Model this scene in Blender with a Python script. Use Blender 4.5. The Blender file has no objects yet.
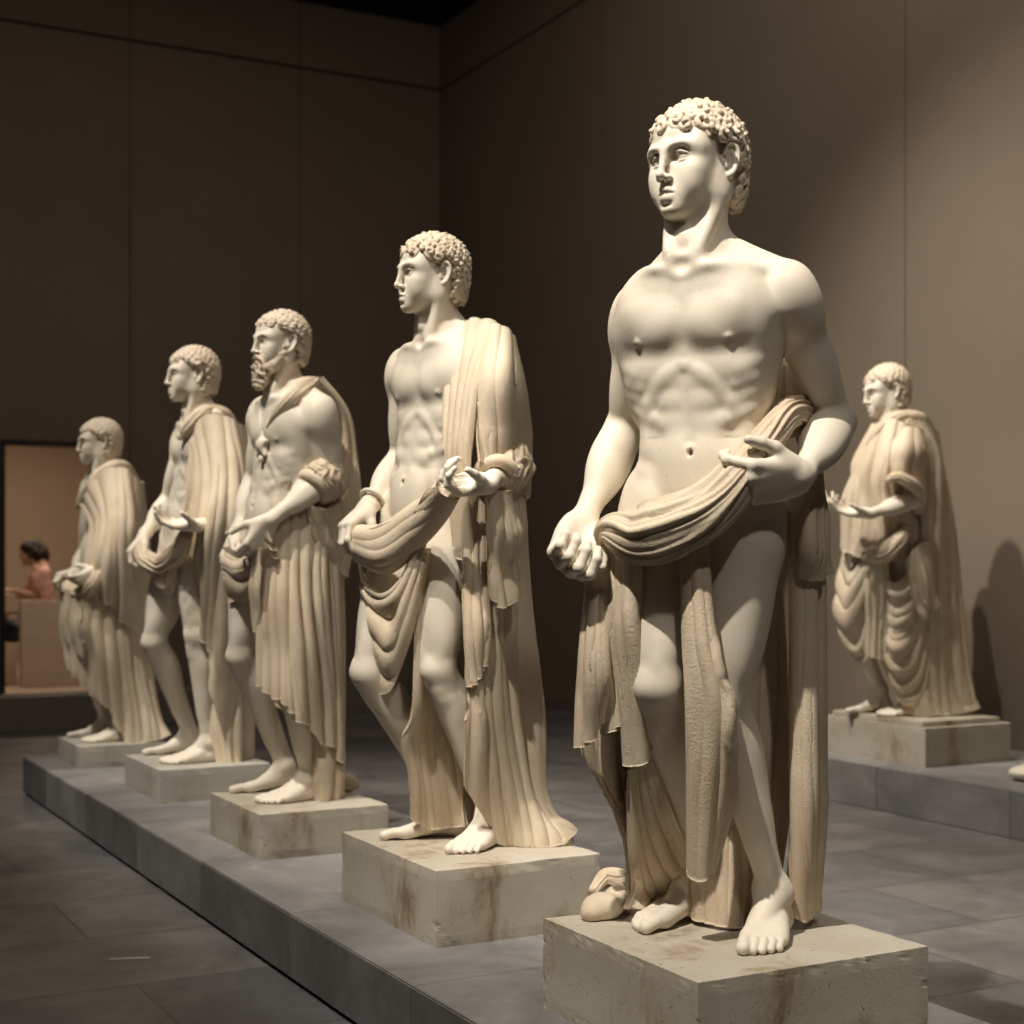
import bpy, math, random
import numpy as np
from mathutils import Vector, Matrix

# ------------------------------------------------------------------ camera model
FPX, CX, HZ, EYE = 1530.0, 512.0, 560.0, 1.28      # focal length (px), centre column, horizon row, eye height


def px(u, v, D):
    return np.array([(u - CX) / FPX * D, D, EYE - (v - HZ) / FPX * D])


V3 = lambda *a: np.array(a, float)
nrm = lambda v: np.asarray(v, float) / (np.linalg.norm(v) + 1e-12)


def yawdir(deg):
    """horizontal direction: 0 = towards the viewer's side of the hall, 90 = along -X"""
    a = math.radians(deg)
    return V3(-math.sin(a), -math.cos(a), 0)


def frame(fwd, up=(0, 0, 1)):
    """rows: left, forward, up of a person facing fwd"""
    U = nrm(up)
    F = nrm(np.asarray(fwd) - U * np.dot(fwd, U))
    return np.array([np.cross(U, F), F, U])


def catmull(P, n, closed=False):
    P = np.asarray(P, float)
    m = len(P)
    if m == 1:
        return np.repeat(P, n, 0)
    if m == 2:
        t = np.linspace(0, 1, n)[:, None]
        return P[0] * (1 - t) + P[1] * t
    if closed:
        Q = np.vstack([P[-1], P, P[0], P[1]])
        seg = m
    else:
        Q = np.vstack([2 * P[0] - P[1], P, 2 * P[-1] - P[-2]])
        seg = m - 1
    s = np.linspace(0, seg, n, endpoint=not closed)
    i = np.minimum(s.astype(int), seg - 1)
    t = (s - i)[:, None]
    a, b, c, d = Q[i], Q[i + 1], Q[i + 2], Q[i + 3]
    return 0.5 * (2 * b + (c - a) * t + (2 * a - 5 * b + 4 * c - d) * t * t + (3 * b - a - 3 * c + d) * t ** 3)


def smooth(x, a, b):
    t = np.clip((x - a) / (b - a), 0, 1)
    return t * t * (3 - 2 * t)


# ------------------------------------------------------------------ carving: smooth unions of solids, meshed by surface nets
class Sculpt:
    def __init__(self):
        self.ops = []

    def cone(self, a, b, ra, rb, k=.02, op='u'):
        self.ops.append((op, k, 'c', (np.asarray(a, float), np.asarray(b, float), ra, rb)))

    def ball(self, c, r, k=.01, op='u'):
        self.cone(c, np.asarray(c) + V3(0, 0, 1e-4), r, r, k, op)

    def ell(self, c, r, R=None, k=.02, op='u'):
        self.ops.append((op, k, 'e', (np.asarray(c, float), np.asarray(r, float), np.eye(3) if R is None else np.asarray(R))))

    def tube(self, pts, rad, k=.01, op='u', n=0):
        pts = np.asarray(pts, float)
        n = n or len(pts) * 4
        r = np.atleast_1d(rad).astype(float)
        r = np.interp(np.linspace(0, 1, n), np.linspace(0, 1, len(r)), r) if len(r) > 1 else np.full(n, r[0])
        self.ops.append((op, k, 't', (catmull(pts, n), r)))

    def cap(self, c, r, n, off, k=.002):
        """ball cut by a plane: keeps n.(p-c) > off"""
        self.ops.append(('u', k, 'h', (np.asarray(c, float), r, nrm(n), off)))

    @staticmethod
    def _box(kind, a):
        if kind == 'h':
            return a[0] - a[1], a[0] + a[1]
        if kind == 'c':
            p, q, ra, rb = a
            return np.minimum(p - ra, q - rb), np.maximum(p + ra, q + rb)
        if kind == 'e':
            c, r, R = a
            e = np.sqrt(((R * r[:, None]) ** 2).sum(0))
            return c - e, c + e
        P, r = a
        return (P - r[:, None]).min(0), (P + r[:, None]).max(0)

    def bounds(self):
        lo, hi = [], []
        for op, k, kind, a in self.ops:
            if op == 'u':
                l, h = self._box(kind, a)
                lo.append(l); hi.append(h)
        return np.min(lo, 0) - .02, np.max(hi, 0) + .02

    @staticmethod
    def _cone(X, Y, Z, a, b, ra, rb):
        d = b - a
        L2 = float(d @ d) + 1e-12
        x, y, z = X - a[0], Y - a[1], Z - a[2]
        t = np.clip((x * d[0] + y * d[1] + z * d[2]) / L2, 0, 1)
        return np.sqrt((x - t * d[0]) ** 2 + (y - t * d[1]) ** 2 + (z - t * d[2]) ** 2) - (ra + (rb - ra) * t)

    def field(self, lo, hi, h):
        n = np.ceil((hi - lo) / h).astype(int) + 1
        ax = [(lo[i] + h * np.arange(n[i])).astype(np.float32) for i in range(3)]
        F = np.full(n, .06, np.float32)

        def cut(l, u, m):
            s = []
            for i in range(3):
                a = max(0, int((l[i] - m - lo[i]) / h)); b = min(n[i], int((u[i] + m - lo[i]) / h) + 2)
                if b <= a:
                    return None
                s.append(slice(a, b))
            return tuple(s)

        def grid(s):
            return ax[0][s[0]][:, None, None], ax[1][s[1]][None, :, None], ax[2][s[2]][None, None, :]

        for op, k, kind, a in self.ops:
            m = k + 2 * h if op == 'u' else k + h
            s = cut(*self._box(kind, a), m)
            if s is None:
                continue
            X, Y, Z = grid(s)
            if kind == 'c':
                d = self._cone(X, Y, Z, *a)
            elif kind == 'h':
                c, r, nn, off = a
                x, y, z = X - c[0], Y - c[1], Z - c[2]
                d = np.maximum(np.sqrt(x * x + y * y + z * z) - r, off - (x * nn[0] + y * nn[1] + z * nn[2]))
            elif kind == 'e':
                c, r, R = a
                x, y, z = X - c[0], Y - c[1], Z - c[2]
                k0 = k1 = 0
                for j in range(3):
                    q = (R[j, 0] * x + R[j, 1] * y + R[j, 2] * z) / r[j]
                    k0 = k0 + q * q
                    k1 = k1 + (q / r[j]) ** 2
                k0 = np.sqrt(k0)
                d = k0 * (k0 - 1) / np.sqrt(k1 + 1e-9)
            else:
                P, r = a
                d = np.full([q.stop - q.start for q in s], 1., np.float32)
                for i in range(len(P) - 1):
                    l = np.minimum(P[i] - r[i], P[i + 1] - r[i + 1]); u = np.maximum(P[i] + r[i], P[i + 1] + r[i + 1])
                    s2 = cut(l, u, m)
                    if s2 is None:
                        continue
                    s3 = tuple(slice(q.start - p.start, q.stop - p.start) for p, q in zip(s, s2))
                    d[s3] = np.minimum(d[s3], self._cone(*grid(s2), P[i], P[i + 1], r[i], r[i + 1]))
            f = F[s]
            if op == 'u':
                g = np.maximum(k - np.abs(f - d), 0)
                F[s] = np.minimum(f, d) - g * g / (4 * k)
            else:
                d = -d
                g = np.maximum(k - np.abs(f - d), 0)
                F[s] = np.maximum(f, d) + g * g / (4 * k)
        return F

    def mesh(self, h, fine=()):
        """h: cell size; fine: [(lo, hi, h)] boxes carved at a smaller cell size. Returns verts, quads"""
        lo, hi = self.bounds()
        V, Q = surfnet(self.field(lo, hi, h), lo, h)
        for (l, u, _) in fine:
            c = V[Q].mean(1)
            inside = np.all((c > l + h * 1.2) & (c < u - h * 1.2), 1)
            Q = Q[~inside]
        Vs, Qs, o = [V], [Q], len(V)
        for (l, u, hf) in fine:
            l = np.maximum(l, lo); u = np.minimum(u, hi)
            v, q = surfnet(self.field(l, u, hf), l, hf)
            Vs.append(v); Qs.append(q + o); o += len(v)
        V, Q = np.vstack(Vs), np.vstack(Qs)
        used = np.unique(Q)
        re = np.full(len(V), -1); re[used] = np.arange(len(used))
        return V[used], re[Q]


def surfnet(F, lo, h):
    S = F < 0
    n = np.array(F.shape)
    o = [(i, j, k) for i in (0, 1) for j in (0, 1) for k in (0, 1)]
    sh = lambda A, c: A[c[0]:n[0] - 1 + c[0], c[1]:n[1] - 1 + c[1], c[2]:n[2] - 1 + c[2]]
    an = np.zeros(n - 1, bool); al = np.ones(n - 1, bool)
    for c in o:
        s = sh(S, c)
        an |= s; al &= s
    I = np.argwhere(an & ~al)
    if not len(I):
        return np.zeros((0, 3)), np.zeros((0, 4), int)
    vid = np.full(n - 1, -1, np.int32)
    vid[I[:, 0], I[:, 1], I[:, 2]] = np.arange(len(I))
    val = np.stack([F[I[:, 0] + c[0], I[:, 1] + c[1], I[:, 2] + c[2]] for c in o], 1)
    oc = np.array(o, float)
    acc = np.zeros((len(I), 3)); cnt = np.zeros(len(I))
    for a in range(8):
        for b in range(a + 1, 8):
            if np.abs(oc[a] - oc[b]).sum() != 1:
                continue
            m = (val[:, a] < 0) != (val[:, b] < 0)
            t = val[m, a] / (val[m, a] - val[m, b])
            acc[m] += oc[a] + (oc[b] - oc[a]) * t[:, None]
            cnt[m] += 1
    V = lo + h * (I + acc / cnt[:, None])
    quads = []
    for axis in range(3):
        b, c = (axis + 1) % 3, (axis + 2) % 3
        s0 = [slice(None)] * 3; s1 = [slice(None)] * 3
        s0[axis] = slice(0, -1); s1[axis] = slice(1, None)
        D = S[tuple(s0)] != S[tuple(s1)]
        E = np.argwhere(D)
        E = E[(E[:, b] > 0) & (E[:, c] > 0) & (E[:, b] < n[b] - 1) & (E[:, c] < n[c] - 1)]
        eb = np.zeros(3, int); eb[b] = 1
        ec = np.zeros(3, int); ec[c] = 1
        g = lambda X: vid[X[:, 0], X[:, 1], X[:, 2]]
        q = np.stack([g(E - eb - ec), g(E - ec), g(E), g(E - eb)], 1)
        fl = ~S[E[:, 0], E[:, 1], E[:, 2]]
        q[fl] = q[fl][:, ::-1]
        quads.append(q)
    return V, np.vstack(quads)


# ------------------------------------------------------------------ Blender objects
COL = bpy.context.scene.collection


def mesh_obj(name, V, Q, mat, parent=None, smooth_=True, origin=None):
    me = bpy.data.meshes.new(name)
    V = np.asarray(V, np.float32)
    if origin is not None:
        V = V - np.asarray(origin, np.float32)
    if isinstance(Q, np.ndarray):
        w = Q.shape[1]
        me.vertices.add(len(V)); me.vertices.foreach_set('co', V.ravel())
        me.loops.add(Q.size); me.loops.foreach_set('vertex_index', Q.astype(np.int32).ravel())
        me.polygons.add(len(Q))
        me.polygons.foreach_set('loop_start', np.arange(0, Q.size, w, dtype=np.int32))
        me.polygons.foreach_set('loop_total', np.full(len(Q), w, np.int32))
        me.update(calc_edges=True)
    else:
        me.from_pydata(V.tolist(), [], Q)
    if smooth_:
        me.polygons.foreach_set('use_smooth', np.ones(len(me.polygons), bool))
    me.validate()
    o = bpy.data.objects.new(name, me)
    COL.objects.link(o)
    if mat:
        me.materials.append(mat)
    if parent is not None:
        o.parent = parent
    return o


def tag(o, label=None, cat=None, group=None, kind=None):
    for k, v in (('label', label), ('category', cat), ('group', group), ('kind', kind)):
        if v:
            o[k] = v
    return o


def empty(name, loc, label, cat, group=None):
    o = bpy.data.objects.new(name, None)
    o.empty_display_size = .1
    o.location = loc
    COL.objects.link(o)
    return tag(o, label, cat, group)


# ------------------------------------------------------------------ cloth
def vnoise(x, seed=0, n=64):
    """smooth 1-D noise in -1..1"""
    r = np.random.RandomState(seed).rand(n) * 2 - 1
    x = np.asarray(x, float)
    i = np.floor(x).astype(int)
    t = x - i
    t = t * t * (3 - 2 * t)
    return r[i % n] * (1 - t) + r[(i + 1) % n] * t


def grid_mesh(G, th):
    """G[nu,nv,3] -> closed slab of thickness th"""
    nu, nv = G.shape[:2]
    du = np.gradient(G, axis=0); dv = np.gradient(G, axis=1)
    N = np.cross(du, dv)
    N /= np.linalg.norm(N, axis=2, keepdims=True) + 1e-9
    B = G - N * th
    V = np.vstack([G.reshape(-1, 3), B.reshape(-1, 3)])
    id_ = np.arange(nu * nv).reshape(nu, nv)
    a, b, c, d = id_[:-1, :-1].ravel(), id_[1:, :-1].ravel(), id_[1:, 1:].ravel(), id_[:-1, 1:].ravel()
    o = nu * nv
    Q = [np.stack([a, b, c, d], 1), np.stack([a, d, c, b], 1) + o]
    for line in (id_[:, 0][::-1], id_[:, -1], id_[0, :], id_[-1, :][::-1]):
        p, q = line[:-1], line[1:]
        Q.append(np.stack([q, p, p + o, q + o], 1))
    return V, np.vstack(Q)


def vnoise2(x, y, seed=0, n=48):
    r = np.random.RandomState(seed).rand(n, n) * 2 - 1
    x, y = np.broadcast_arrays(np.asarray(x, float), np.asarray(y, float))
    i, j = np.floor(x).astype(int), np.floor(y).astype(int)
    u, v = x - i, y - j
    u = u * u * (3 - 2 * u); v = v * v * (3 - 2 * v)
    g = lambda a, b: r[a % n, b % n]
    return (g(i, j) * (1 - u) + g(i + 1, j) * u) * (1 - v) + (g(i, j + 1) * (1 - u) + g(i + 1, j + 1) * u) * v


def sheet(rails, folds=6, amp=.02, seed=1, th=.012, sharp=.7, wob=.55, top=.3, edge=.3, hem=.0, nu=0, nv=130, mid=None, sec=.38):
    """cloth lofted over rails (each a list of 3-D points along the folds); ridges run along the rails"""
    R = np.array([catmull(r, nv) for r in rails])              # m,nv,3
    nu = nu or max(60, int(folds * 24))
    G = np.stack([catmull(R[:, j], nu) for j in range(nv)], 1)   # nu,nv,3
    s = np.linspace(0, 1, nu)[:, None]; t = np.linspace(0, 1, nv)[None, :]
    x0 = s * folds + wob * 1.3 * vnoise(s * folds * .55 + 3, seed)
    if hem:                                                     # zigzag lower edge, in step with the folds
        zz = .5 - .5 * np.cos(math.pi * 1.1 * x0 + 1)
        cut = 1 - hem * (.55 * zz + .45 * (.5 + .5 * vnoise(x0 * .8, seed + 9)))
        idx = t * cut * (nv - 1)
        i0 = np.clip(np.floor(idx).astype(int), 0, nv - 2); f = (idx - i0)[..., None]
        ii = np.arange(nu)[:, None]
        G = G[ii, i0] * (1 - f) + G[ii, i0 + 1] * f
    x = x0 + wob * .6 * vnoise2(x0 * .55 + 7, t * 2.2, seed + 3)
    c = np.abs(np.cos(math.pi * x)) ** sharp
    a_each = .60 + .42 * vnoise2(np.floor(x + .5) * 1.7, t * 1.8, seed + 5)
    calm = .6 + .4 * smooth(vnoise2(x0 * .45 + 2, t * 1.4, seed + 15), -.5, .25)
    x2 = x * 2.37 + .5 * vnoise2(x0 * .8, t * 3.5, seed + 8)
    m2 = smooth(vnoise2(x0 * .9 + 3, t * 2.3, seed + 11), -.1, .5)
    c2 = np.abs(np.cos(math.pi * x2)) ** .8 - .6
    env = (top + (1 - top) * smooth(t, 0, .45)) * (edge + (1 - edge) * smooth(s, 0, .10) * smooth(1 - s, 0, .10))
    if mid is not None:
        env = env * np.interp(t, np.linspace(0, 1, len(mid)), mid)
    du = np.gradient(G, axis=0); dv = np.gradient(G, axis=1)
    gap = np.linalg.norm(du, axis=2) * nu / folds                # room between neighbouring folds
    A = 1.7 * amp * np.tanh(gap * .75 / amp)
    disp = A * env * (calm * (a_each * (c - .5) + sec * m2 * c2) + .30 * vnoise2(x0 * .7, t * 3, seed + 13))
    N = np.cross(du, dv)
    N /= np.linalg.norm(N, axis=2, keepdims=True) + 1e-9
    for _ in range(8):                                          # soften the normals so that folds do not cross at tight bends
        N[1:-1] = (N[:-2] + N[1:-1] + N[2:]) / 3
    N /= np.linalg.norm(N, axis=2, keepdims=True) + 1e-9
    return grid_mesh(G - N * disp[..., None], th)


def roll(path, ra, rb, folds=7, amp=.2, twist=.5, seed=1, up=(0, -1, 0), n=160, m=120):
    """a gathered roll of cloth along a path: lens-shaped section with ridges that run along it"""
    P = catmull(path, n)
    T = np.gradient(P, axis=0); T /= np.linalg.norm(T, axis=1, keepdims=True)
    A = np.asarray(up, float) - T * (T @ np.asarray(up, float))[:, None]
    A /= np.linalg.norm(A, axis=1, keepdims=True)
    B = np.cross(T, A)
    t = np.linspace(0, 1, n)
    ra = np.interp(t, np.linspace(0, 1, len(ra)), ra); rb = np.interp(t, np.linspace(0, 1, len(rb)), rb)
    th = np.linspace(0, 2 * math.pi, m, endpoint=False)[None, :]
    cy = np.cos(th) * 1.6 + 5; sy = np.sin(th) * 1.6
    x = folds * th / (2 * math.pi) + twist * t[:, None] + .6 * vnoise2(cy + 2 * sy, t[:, None] * 3.5, seed)
    fl = np.floor(x + .5) % folds
    a_each = .6 + .4 * vnoise2(fl * 1.7, t[:, None] * 4, seed + 2)
    f = 1 + amp * (a_each * (np.abs(np.cos(math.pi * x)) ** .75 - .55) + .3 * (np.abs(np.cos(math.pi * (2 * x + .3 * vnoise2(cy, t[:, None] * 5, seed + 4)))) - .6))
    G = P[:, None] + A[:, None] * (np.cos(th) * f * ra[:, None])[..., None] + B[:, None] * (np.sin(th) * f * rb[:, None])[..., None]
    V = G.reshape(-1, 3)
    i = np.arange(n - 1)[:, None] * m; j = np.arange(m)[None, :]; j2 = (j + 1) % m
    Q = np.stack([(i + j), (i + m + j), (i + m + j2), (i + j2)], -1).reshape(-1, 4)
    c0, c1 = len(V), len(V) + 1
    V = np.vstack([V, P[0], P[-1]])
    jj = np.arange(m)
    e = (n - 1) * m
    Q = np.vstack([Q, np.stack([jj, (jj + 1) % m, np.full(m, c0), np.full(m, c0)], 1), np.stack([e + (jj + 1) % m, e + jj, np.full(m, c1), np.full(m, c1)], 1)])
    return V, [list(dict.fromkeys(q)) for q in Q.tolist()]


def join(parts):
    """several cloth meshes of one piece of carved drapery -> one mesh"""
    Vs, Fs, o = [], [], 0
    for V, Q in parts:
        Vs.append(V)
        Fs += (np.asarray(Q) + o).tolist() if isinstance(Q, np.ndarray) else [[i + o for i in q] for q in Q]
        o += len(V)
    return np.vstack(Vs), Fs
# ------------------------------------------------------------------ the carved human figure
def head(S, Hc, R, k, beard=False, neck=None, detail=True):
    """Hc: centre of the head (mid height), R rows left/forward/up, k: 1 = head 0.235 m high"""
    q = lambda x, y, z: Hc + k * (x * R[0] + y * R[1] + z * R[2])
    E = lambda x, y, z, r, kk=.02, op='u', rot=None: S.ell(q(x, y, z), np.array(r) * k, R if rot is None else rot @ R, kk * k, op)
    C = lambda a, b, ra, rb, kk=.012, op='u': S.cone(q(*a), q(*b), ra * k, rb * k, kk * k, op)
    T = lambda pts, r, kk=.006, op='u', n=0: S.tube([q(*p) for p in pts], np.atleast_1d(r) * k, kk * k, op, n)
    E(0, -.012, .036, (.073, .094, .081))
    E(0, .030, -.028, (.053, .060, .085), .03)
    E(0, .036, .044, (.060, .053, .050), .03)
    for m in (-1, 1):
        C((m * .046, .006, -.068), (m * .014, .070, -.100), .020, .015, .03)
        C((m * .056, -.004, -.02), (m * .046, .006, -.068), .017, .021, .03)
        E(m * .043, .060, -.026, (.021, .020, .018), .025)                 # cheekbone
        E(m * .036, .068, -.058, (.016, .016, .022), .03)                  # cheek
    E(0, .081, -.103, (.019, .016, .015), .014)                             # chin
    E(0, .0715, -.076, (.030, .024, .028), .02)                             # muzzle
    for m in (-1, 1):
        T([(m * .056, .062, .012), (m * .042, .085, .019), (m * .022, .0945, .0155), (m * .008, .094, .010)], (.005, .0075, .0085, .007), .016)
    for m in (-1, 1):                                                      # eye sockets
        S.ell(q(m * .0315, .1025, -.001), np.array((.0245, .0235, .0145)) * k, R, .014 * k, 's')
        E(m * .054, .046, .016, (.014, .030, .028), .02)                  # temple
        E(m * .042, .034, -.044, (.017, .034, .038), .03)
    C((0, .0920, .022), (0, .1115, -.036), .0072, .0070, .015)             # nose
    E(0, .1115, -.0415, (.0090, .0105, .0085), .007)
    for m in (-1, 1):
        E(m * .0105, .1005, -.0445, (.0072, .0095, .0066), .006)
        S.ell(q(m * .0058, .106, -.0515), np.array((.0026, .005, .0028)) * k, R, .003 * k, 's')
    for m in (-1, 1):                                                      # eyes and lids
        c = q(m * .0305, .0688, -.0030); r = .0172 * k
        S.ball(c, r, .002 * k)
        up = nrm(R[2] - .10 * R[1] + .10 * m * R[0])
        S.cap(c, r + .0022 * k, nrm(R[2] + .05 * R[1]), .0046 * k, .0018 * k)
        S.cap(c - R[2] * .001 * k, r + .0016 * k, nrm(-R[2] + .10 * R[1]), .0082 * k, .0018 * k)
        T([(m * .0135, .083, -.005), (m * .022, .0890, .0036), (m * .031, .0895, .0058), (m * .040, .0845, .0030), (m * .049, .074, -.004)], (.0012, .0018, .0021, .0019, .001), .002, n=14)
    # mouth
    z = -.0105
    T([(-.025, .081, -.0645 + z), (-.012, .0940, -.0605 + z), (-.005, .0985, -.0570 + z), (0, .0985, -.0585 + z), (.005, .0985, -.0570 + z), (.012, .0940, -.0605 + z), (.025, .081, -.0645 + z)], (.002, .0054, .0068, .0062, .0068, .0054, .002), .005, n=20)
    T([(-.021, .082, -.0680 + z), (-.010, .0920, -.0715 + z), (0, .0950, -.0725 + z), (.010, .0920, -.0715 + z), (.021, .082, -.0680 + z)], (.002, .0072, .0096, .0072, .002), .006, n=16)
    T([(-.026, .083, -.0648 + z), (-.010, .1005, -.0645 + z), (0, .1030, -.0650 + z), (.010, .1005, -.0645 + z), (.026, .083, -.0648 + z)], .0013, .0028, 's', n=16)
    E(0, .098, -.0970, (.012, .0045, .0028), .008, 's')                    # hollow under the lip
    for m in (-1, 1):                                                      # ears
        c = q(m * .078, -.010, -.008)
        Re = np.array([nrm(R[0] * m * .86 + R[1] * .5), nrm(R[1] * .86 - R[0] * m * .5), R[2]])
        g = lambda y, z, x=0: c + k * (x * Re[0] + y * Re[1] + z * Re[2])
        S.ell(g(0, .004, -.002), np.array((.007, .017, .030)) * k, Re, .006 * k)
        S.ell(g(.003, .002, .007), np.array((.007, .010, .019)) * k, Re, .004 * k, 's')
        S.tube([g(.012, .012, .004), g(.008, .028, .005), g(-.006, .033, .005), g(-.016, .020, .004), (g(-.015, .000, .004)), g(-.006, -.020, .003), g(.004, -.028, .002)], np.array((.004, .0042, .0045, .0045, .004, .005, .006)) * k, .004 * k, n=22)
        S.tube([g(.010, -.012, .004), g(.013, -.002, .004)], .004 * k, .004 * k)
    if neck is not None:
        nb, Rc, notch = neck                                              # centre of the base of the neck, chest frame, notch
        S.cone(q(0, -.026, -.050), nb, .050 * k, .057 * k, .03 * k)
        S.cone(q(0, -.002, -.075), nb + Rc[1] * .010 * k, .036 * k, .044 * k, .03 * k)
        for m in (-1, 1):
            S.tube([q(m * .058, -.022, -.045), q(m * .056, -.005, -.075), notch + k * (m * .034 * Rc[0] + .0 * Rc[1] + .05 * Rc[2]), notch + k * (m * .012 * Rc[0] - .004 * Rc[1] + .004 * Rc[2])], np.array((.0105, .0105, .0100, .008)) * k, .028 * k)
        mid = .5 * (q(0, .03, -.095) + notch) + .006 * k * Rc[1]
        S.ell(mid, np.array((.013, .013, .017)) * k, Rc, .02 * k)
        S.ball(notch + Rc[1] * .014 * k + Rc[2] * .008 * k, .009 * k, .022 * k, 's')


def hair(Hc, R, k, n=120, h=.003, seed=3, ring=.0150, tr=.0062, low=1.0, fringe=.052, lift=1.0):
    S = Sculpt()
    rnd = random.Random(seed)
    q = lambda x, y, z: Hc + k * (x * R[0] + y * R[1] + z * R[2])
    S.ell(q(0, -.016, .040), np.array((.079, .098, .083)) * k, R, .01 * k)
    S.ell(q(0, -.045, -.010), np.array((.068, .062, .080)) * k, R, .03 * k)
    # keep the face and the ears free
    S.ell(q(0, .125, -.040), np.array((.068, .105, .100)) * k, R, .008 * k, 's')
    for m in (-1, 1):
        S.ell(q(m * .094, .002, -.018), np.array((.045, .040, .050)) * k, R, .006 * k, 's')
    S.ell(q(0, .03, -.11), np.array((.12, .080, .07)) * k, R, .01 * k, 's')
    c0 = V3(0, -.016, .030); rad = V3(.080, .100, .090)
    N = int(n * 1.75)
    for i in range(N):
        z = 1 - 2 * (i + .5) / N
        a = i * 2.399963
        d = V3(math.sqrt(1 - z * z) * math.cos(a), math.sqrt(1 - z * z) * math.sin(a), z)
        p = c0 + rad * d
        if z < 0:
            hz_ = math.sqrt(1 - .42 * z * z) / math.sqrt(1 - z * z)
            p = c0 + V3(rad[0] * d[0] * hz_, rad[1] * d[1] * hz_, .118 * z)
        x, y, zz = p
        ax = abs(x)
        if y > .040:
            line = fringe
        elif y > -.026:
            line = fringe - (.040 - y) * 1.0 if y > .022 else max(.026, fringe - .04)
        else:
            line = -.082 * low
        if zz < line or (ax > .05 and abs(y + .006) < .034 and -.06 < zz < .034):
            continue
        nn = nrm(d / rad)
        t1 = nrm(np.cross(nn, V3(rnd.uniform(-1, 1), rnd.uniform(-1, 1), rnd.uniform(-1, 1))))
        t2 = np.cross(nn, t1)
        edge = smooth(zz - line, .05, 0) if y > -.03 else 0
        r = ring * rnd.uniform(.75, 1.2) * (1 + .15 * edge) * (.8 if zz > .10 else 1)
        turns = rnd.choice((-1, 1)) * rnd.uniform(1.05, 1.45)
        a0 = rnd.uniform(0, 6.28)
        up = (.010 + .006 * edge) * lift
        pts = []
        for j in range(9):
            f = j / 8
            rr = r * (1 - .72 * f)
            an = a0 + turns * 2 * math.pi * f
            pts.append(q(*(p + nn * (.002 * edge + up * f * rnd.uniform(.8, 1.2)) + t1 * rr * math.cos(an) + t2 * rr * math.sin(an))))
        S.tube(pts, np.array((tr * 1.2, tr * 1.1, tr * .85)) * k, .0018 * k, n=14)
    return S.mesh(h)


def hand(S, W, X, N, side, k, curl, spread=.0, thumb=(.35, .5, .4), thumb_out=.75):
    """W wrist, X towards the fingers, N out of the palm, side: +1 if the thumb lies along N x X, curl: 4 triples of degrees"""
    X = nrm(X); N = nrm(np.asarray(N) - X * np.dot(N, X)); T = np.cross(N, X) * side
    q = lambda x, t, n: W + k * (x * X + t * T + n * N)
    kn = [(.094, .031, .0), (.097, .010, -.003), (.091, -.011, -.002), (.081, -.030, .002)]
    for (x, t, n) in kn:
        S.cone(q(.004, t * .55, 0), q(x, t, n), .0155 * k, .0122 * k, .012 * k)
    S.ell(q(.045, .0, .003), np.array((.045, .034, .013)) * k, np.array([X, T, N]), .014 * k)
    S.ell(q(.036, .026, .010), np.array((.030, .015, .014)) * k, np.array([X, T, N]), .014 * k)
    S.ell(q(.034, -.026, .008), np.array((.030, .012, .013)) * k, np.array([X, T, N]), .014 * k)
    L = [(.046, .027, .021), (.051, .031, .022), (.047, .029, .022), (.036, .022, .019)]
    R_ = [.0102, .0104, .0098, .0088]
    for i in range(4):
        p = q(*kn[i])
        ang = 0.
        fan = spread * (1.5 - i)
        xd = nrm(X + T * fan)
        for j in range(3):
            ang += math.radians(curl[i][j])
            d = xd * math.cos(ang) + N * math.sin(ang)
            e = p + d * L[i][j] * k
            r0 = R_[i] * (1 - .10 * j) * k; r1 = R_[i] * (1 - .10 * (j + 1)) * k
            S.cone(p, e, r0, r1, .0035 * k)
            if j < 2:
                S.ball(e - N * .001 * k, r1 * 1.06, .003 * k)
            p = e
    b = q(.018, .024, .008)
    d = nrm(X * (1 - thumb_out) + T * thumb_out + N * thumb[0])
    m = b + d * .040 * k
    S.cone(b, m, .0165 * k, .0125 * k, .012 * k)
    d2 = nrm(d * .75 + X * thumb[1] + N * thumb[0] * .6)
    m2 = m + d2 * .030 * k
    S.cone(m, m2, .0125 * k, .0108 * k, .005 * k)
    d3 = nrm(d2 + X * thumb[2] * .6 - T * thumb[2] * .4)
    S.cone(m2, m2 + d3 * .024 * k, .0108 * k, .0082 * k, .004 * k)


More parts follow.
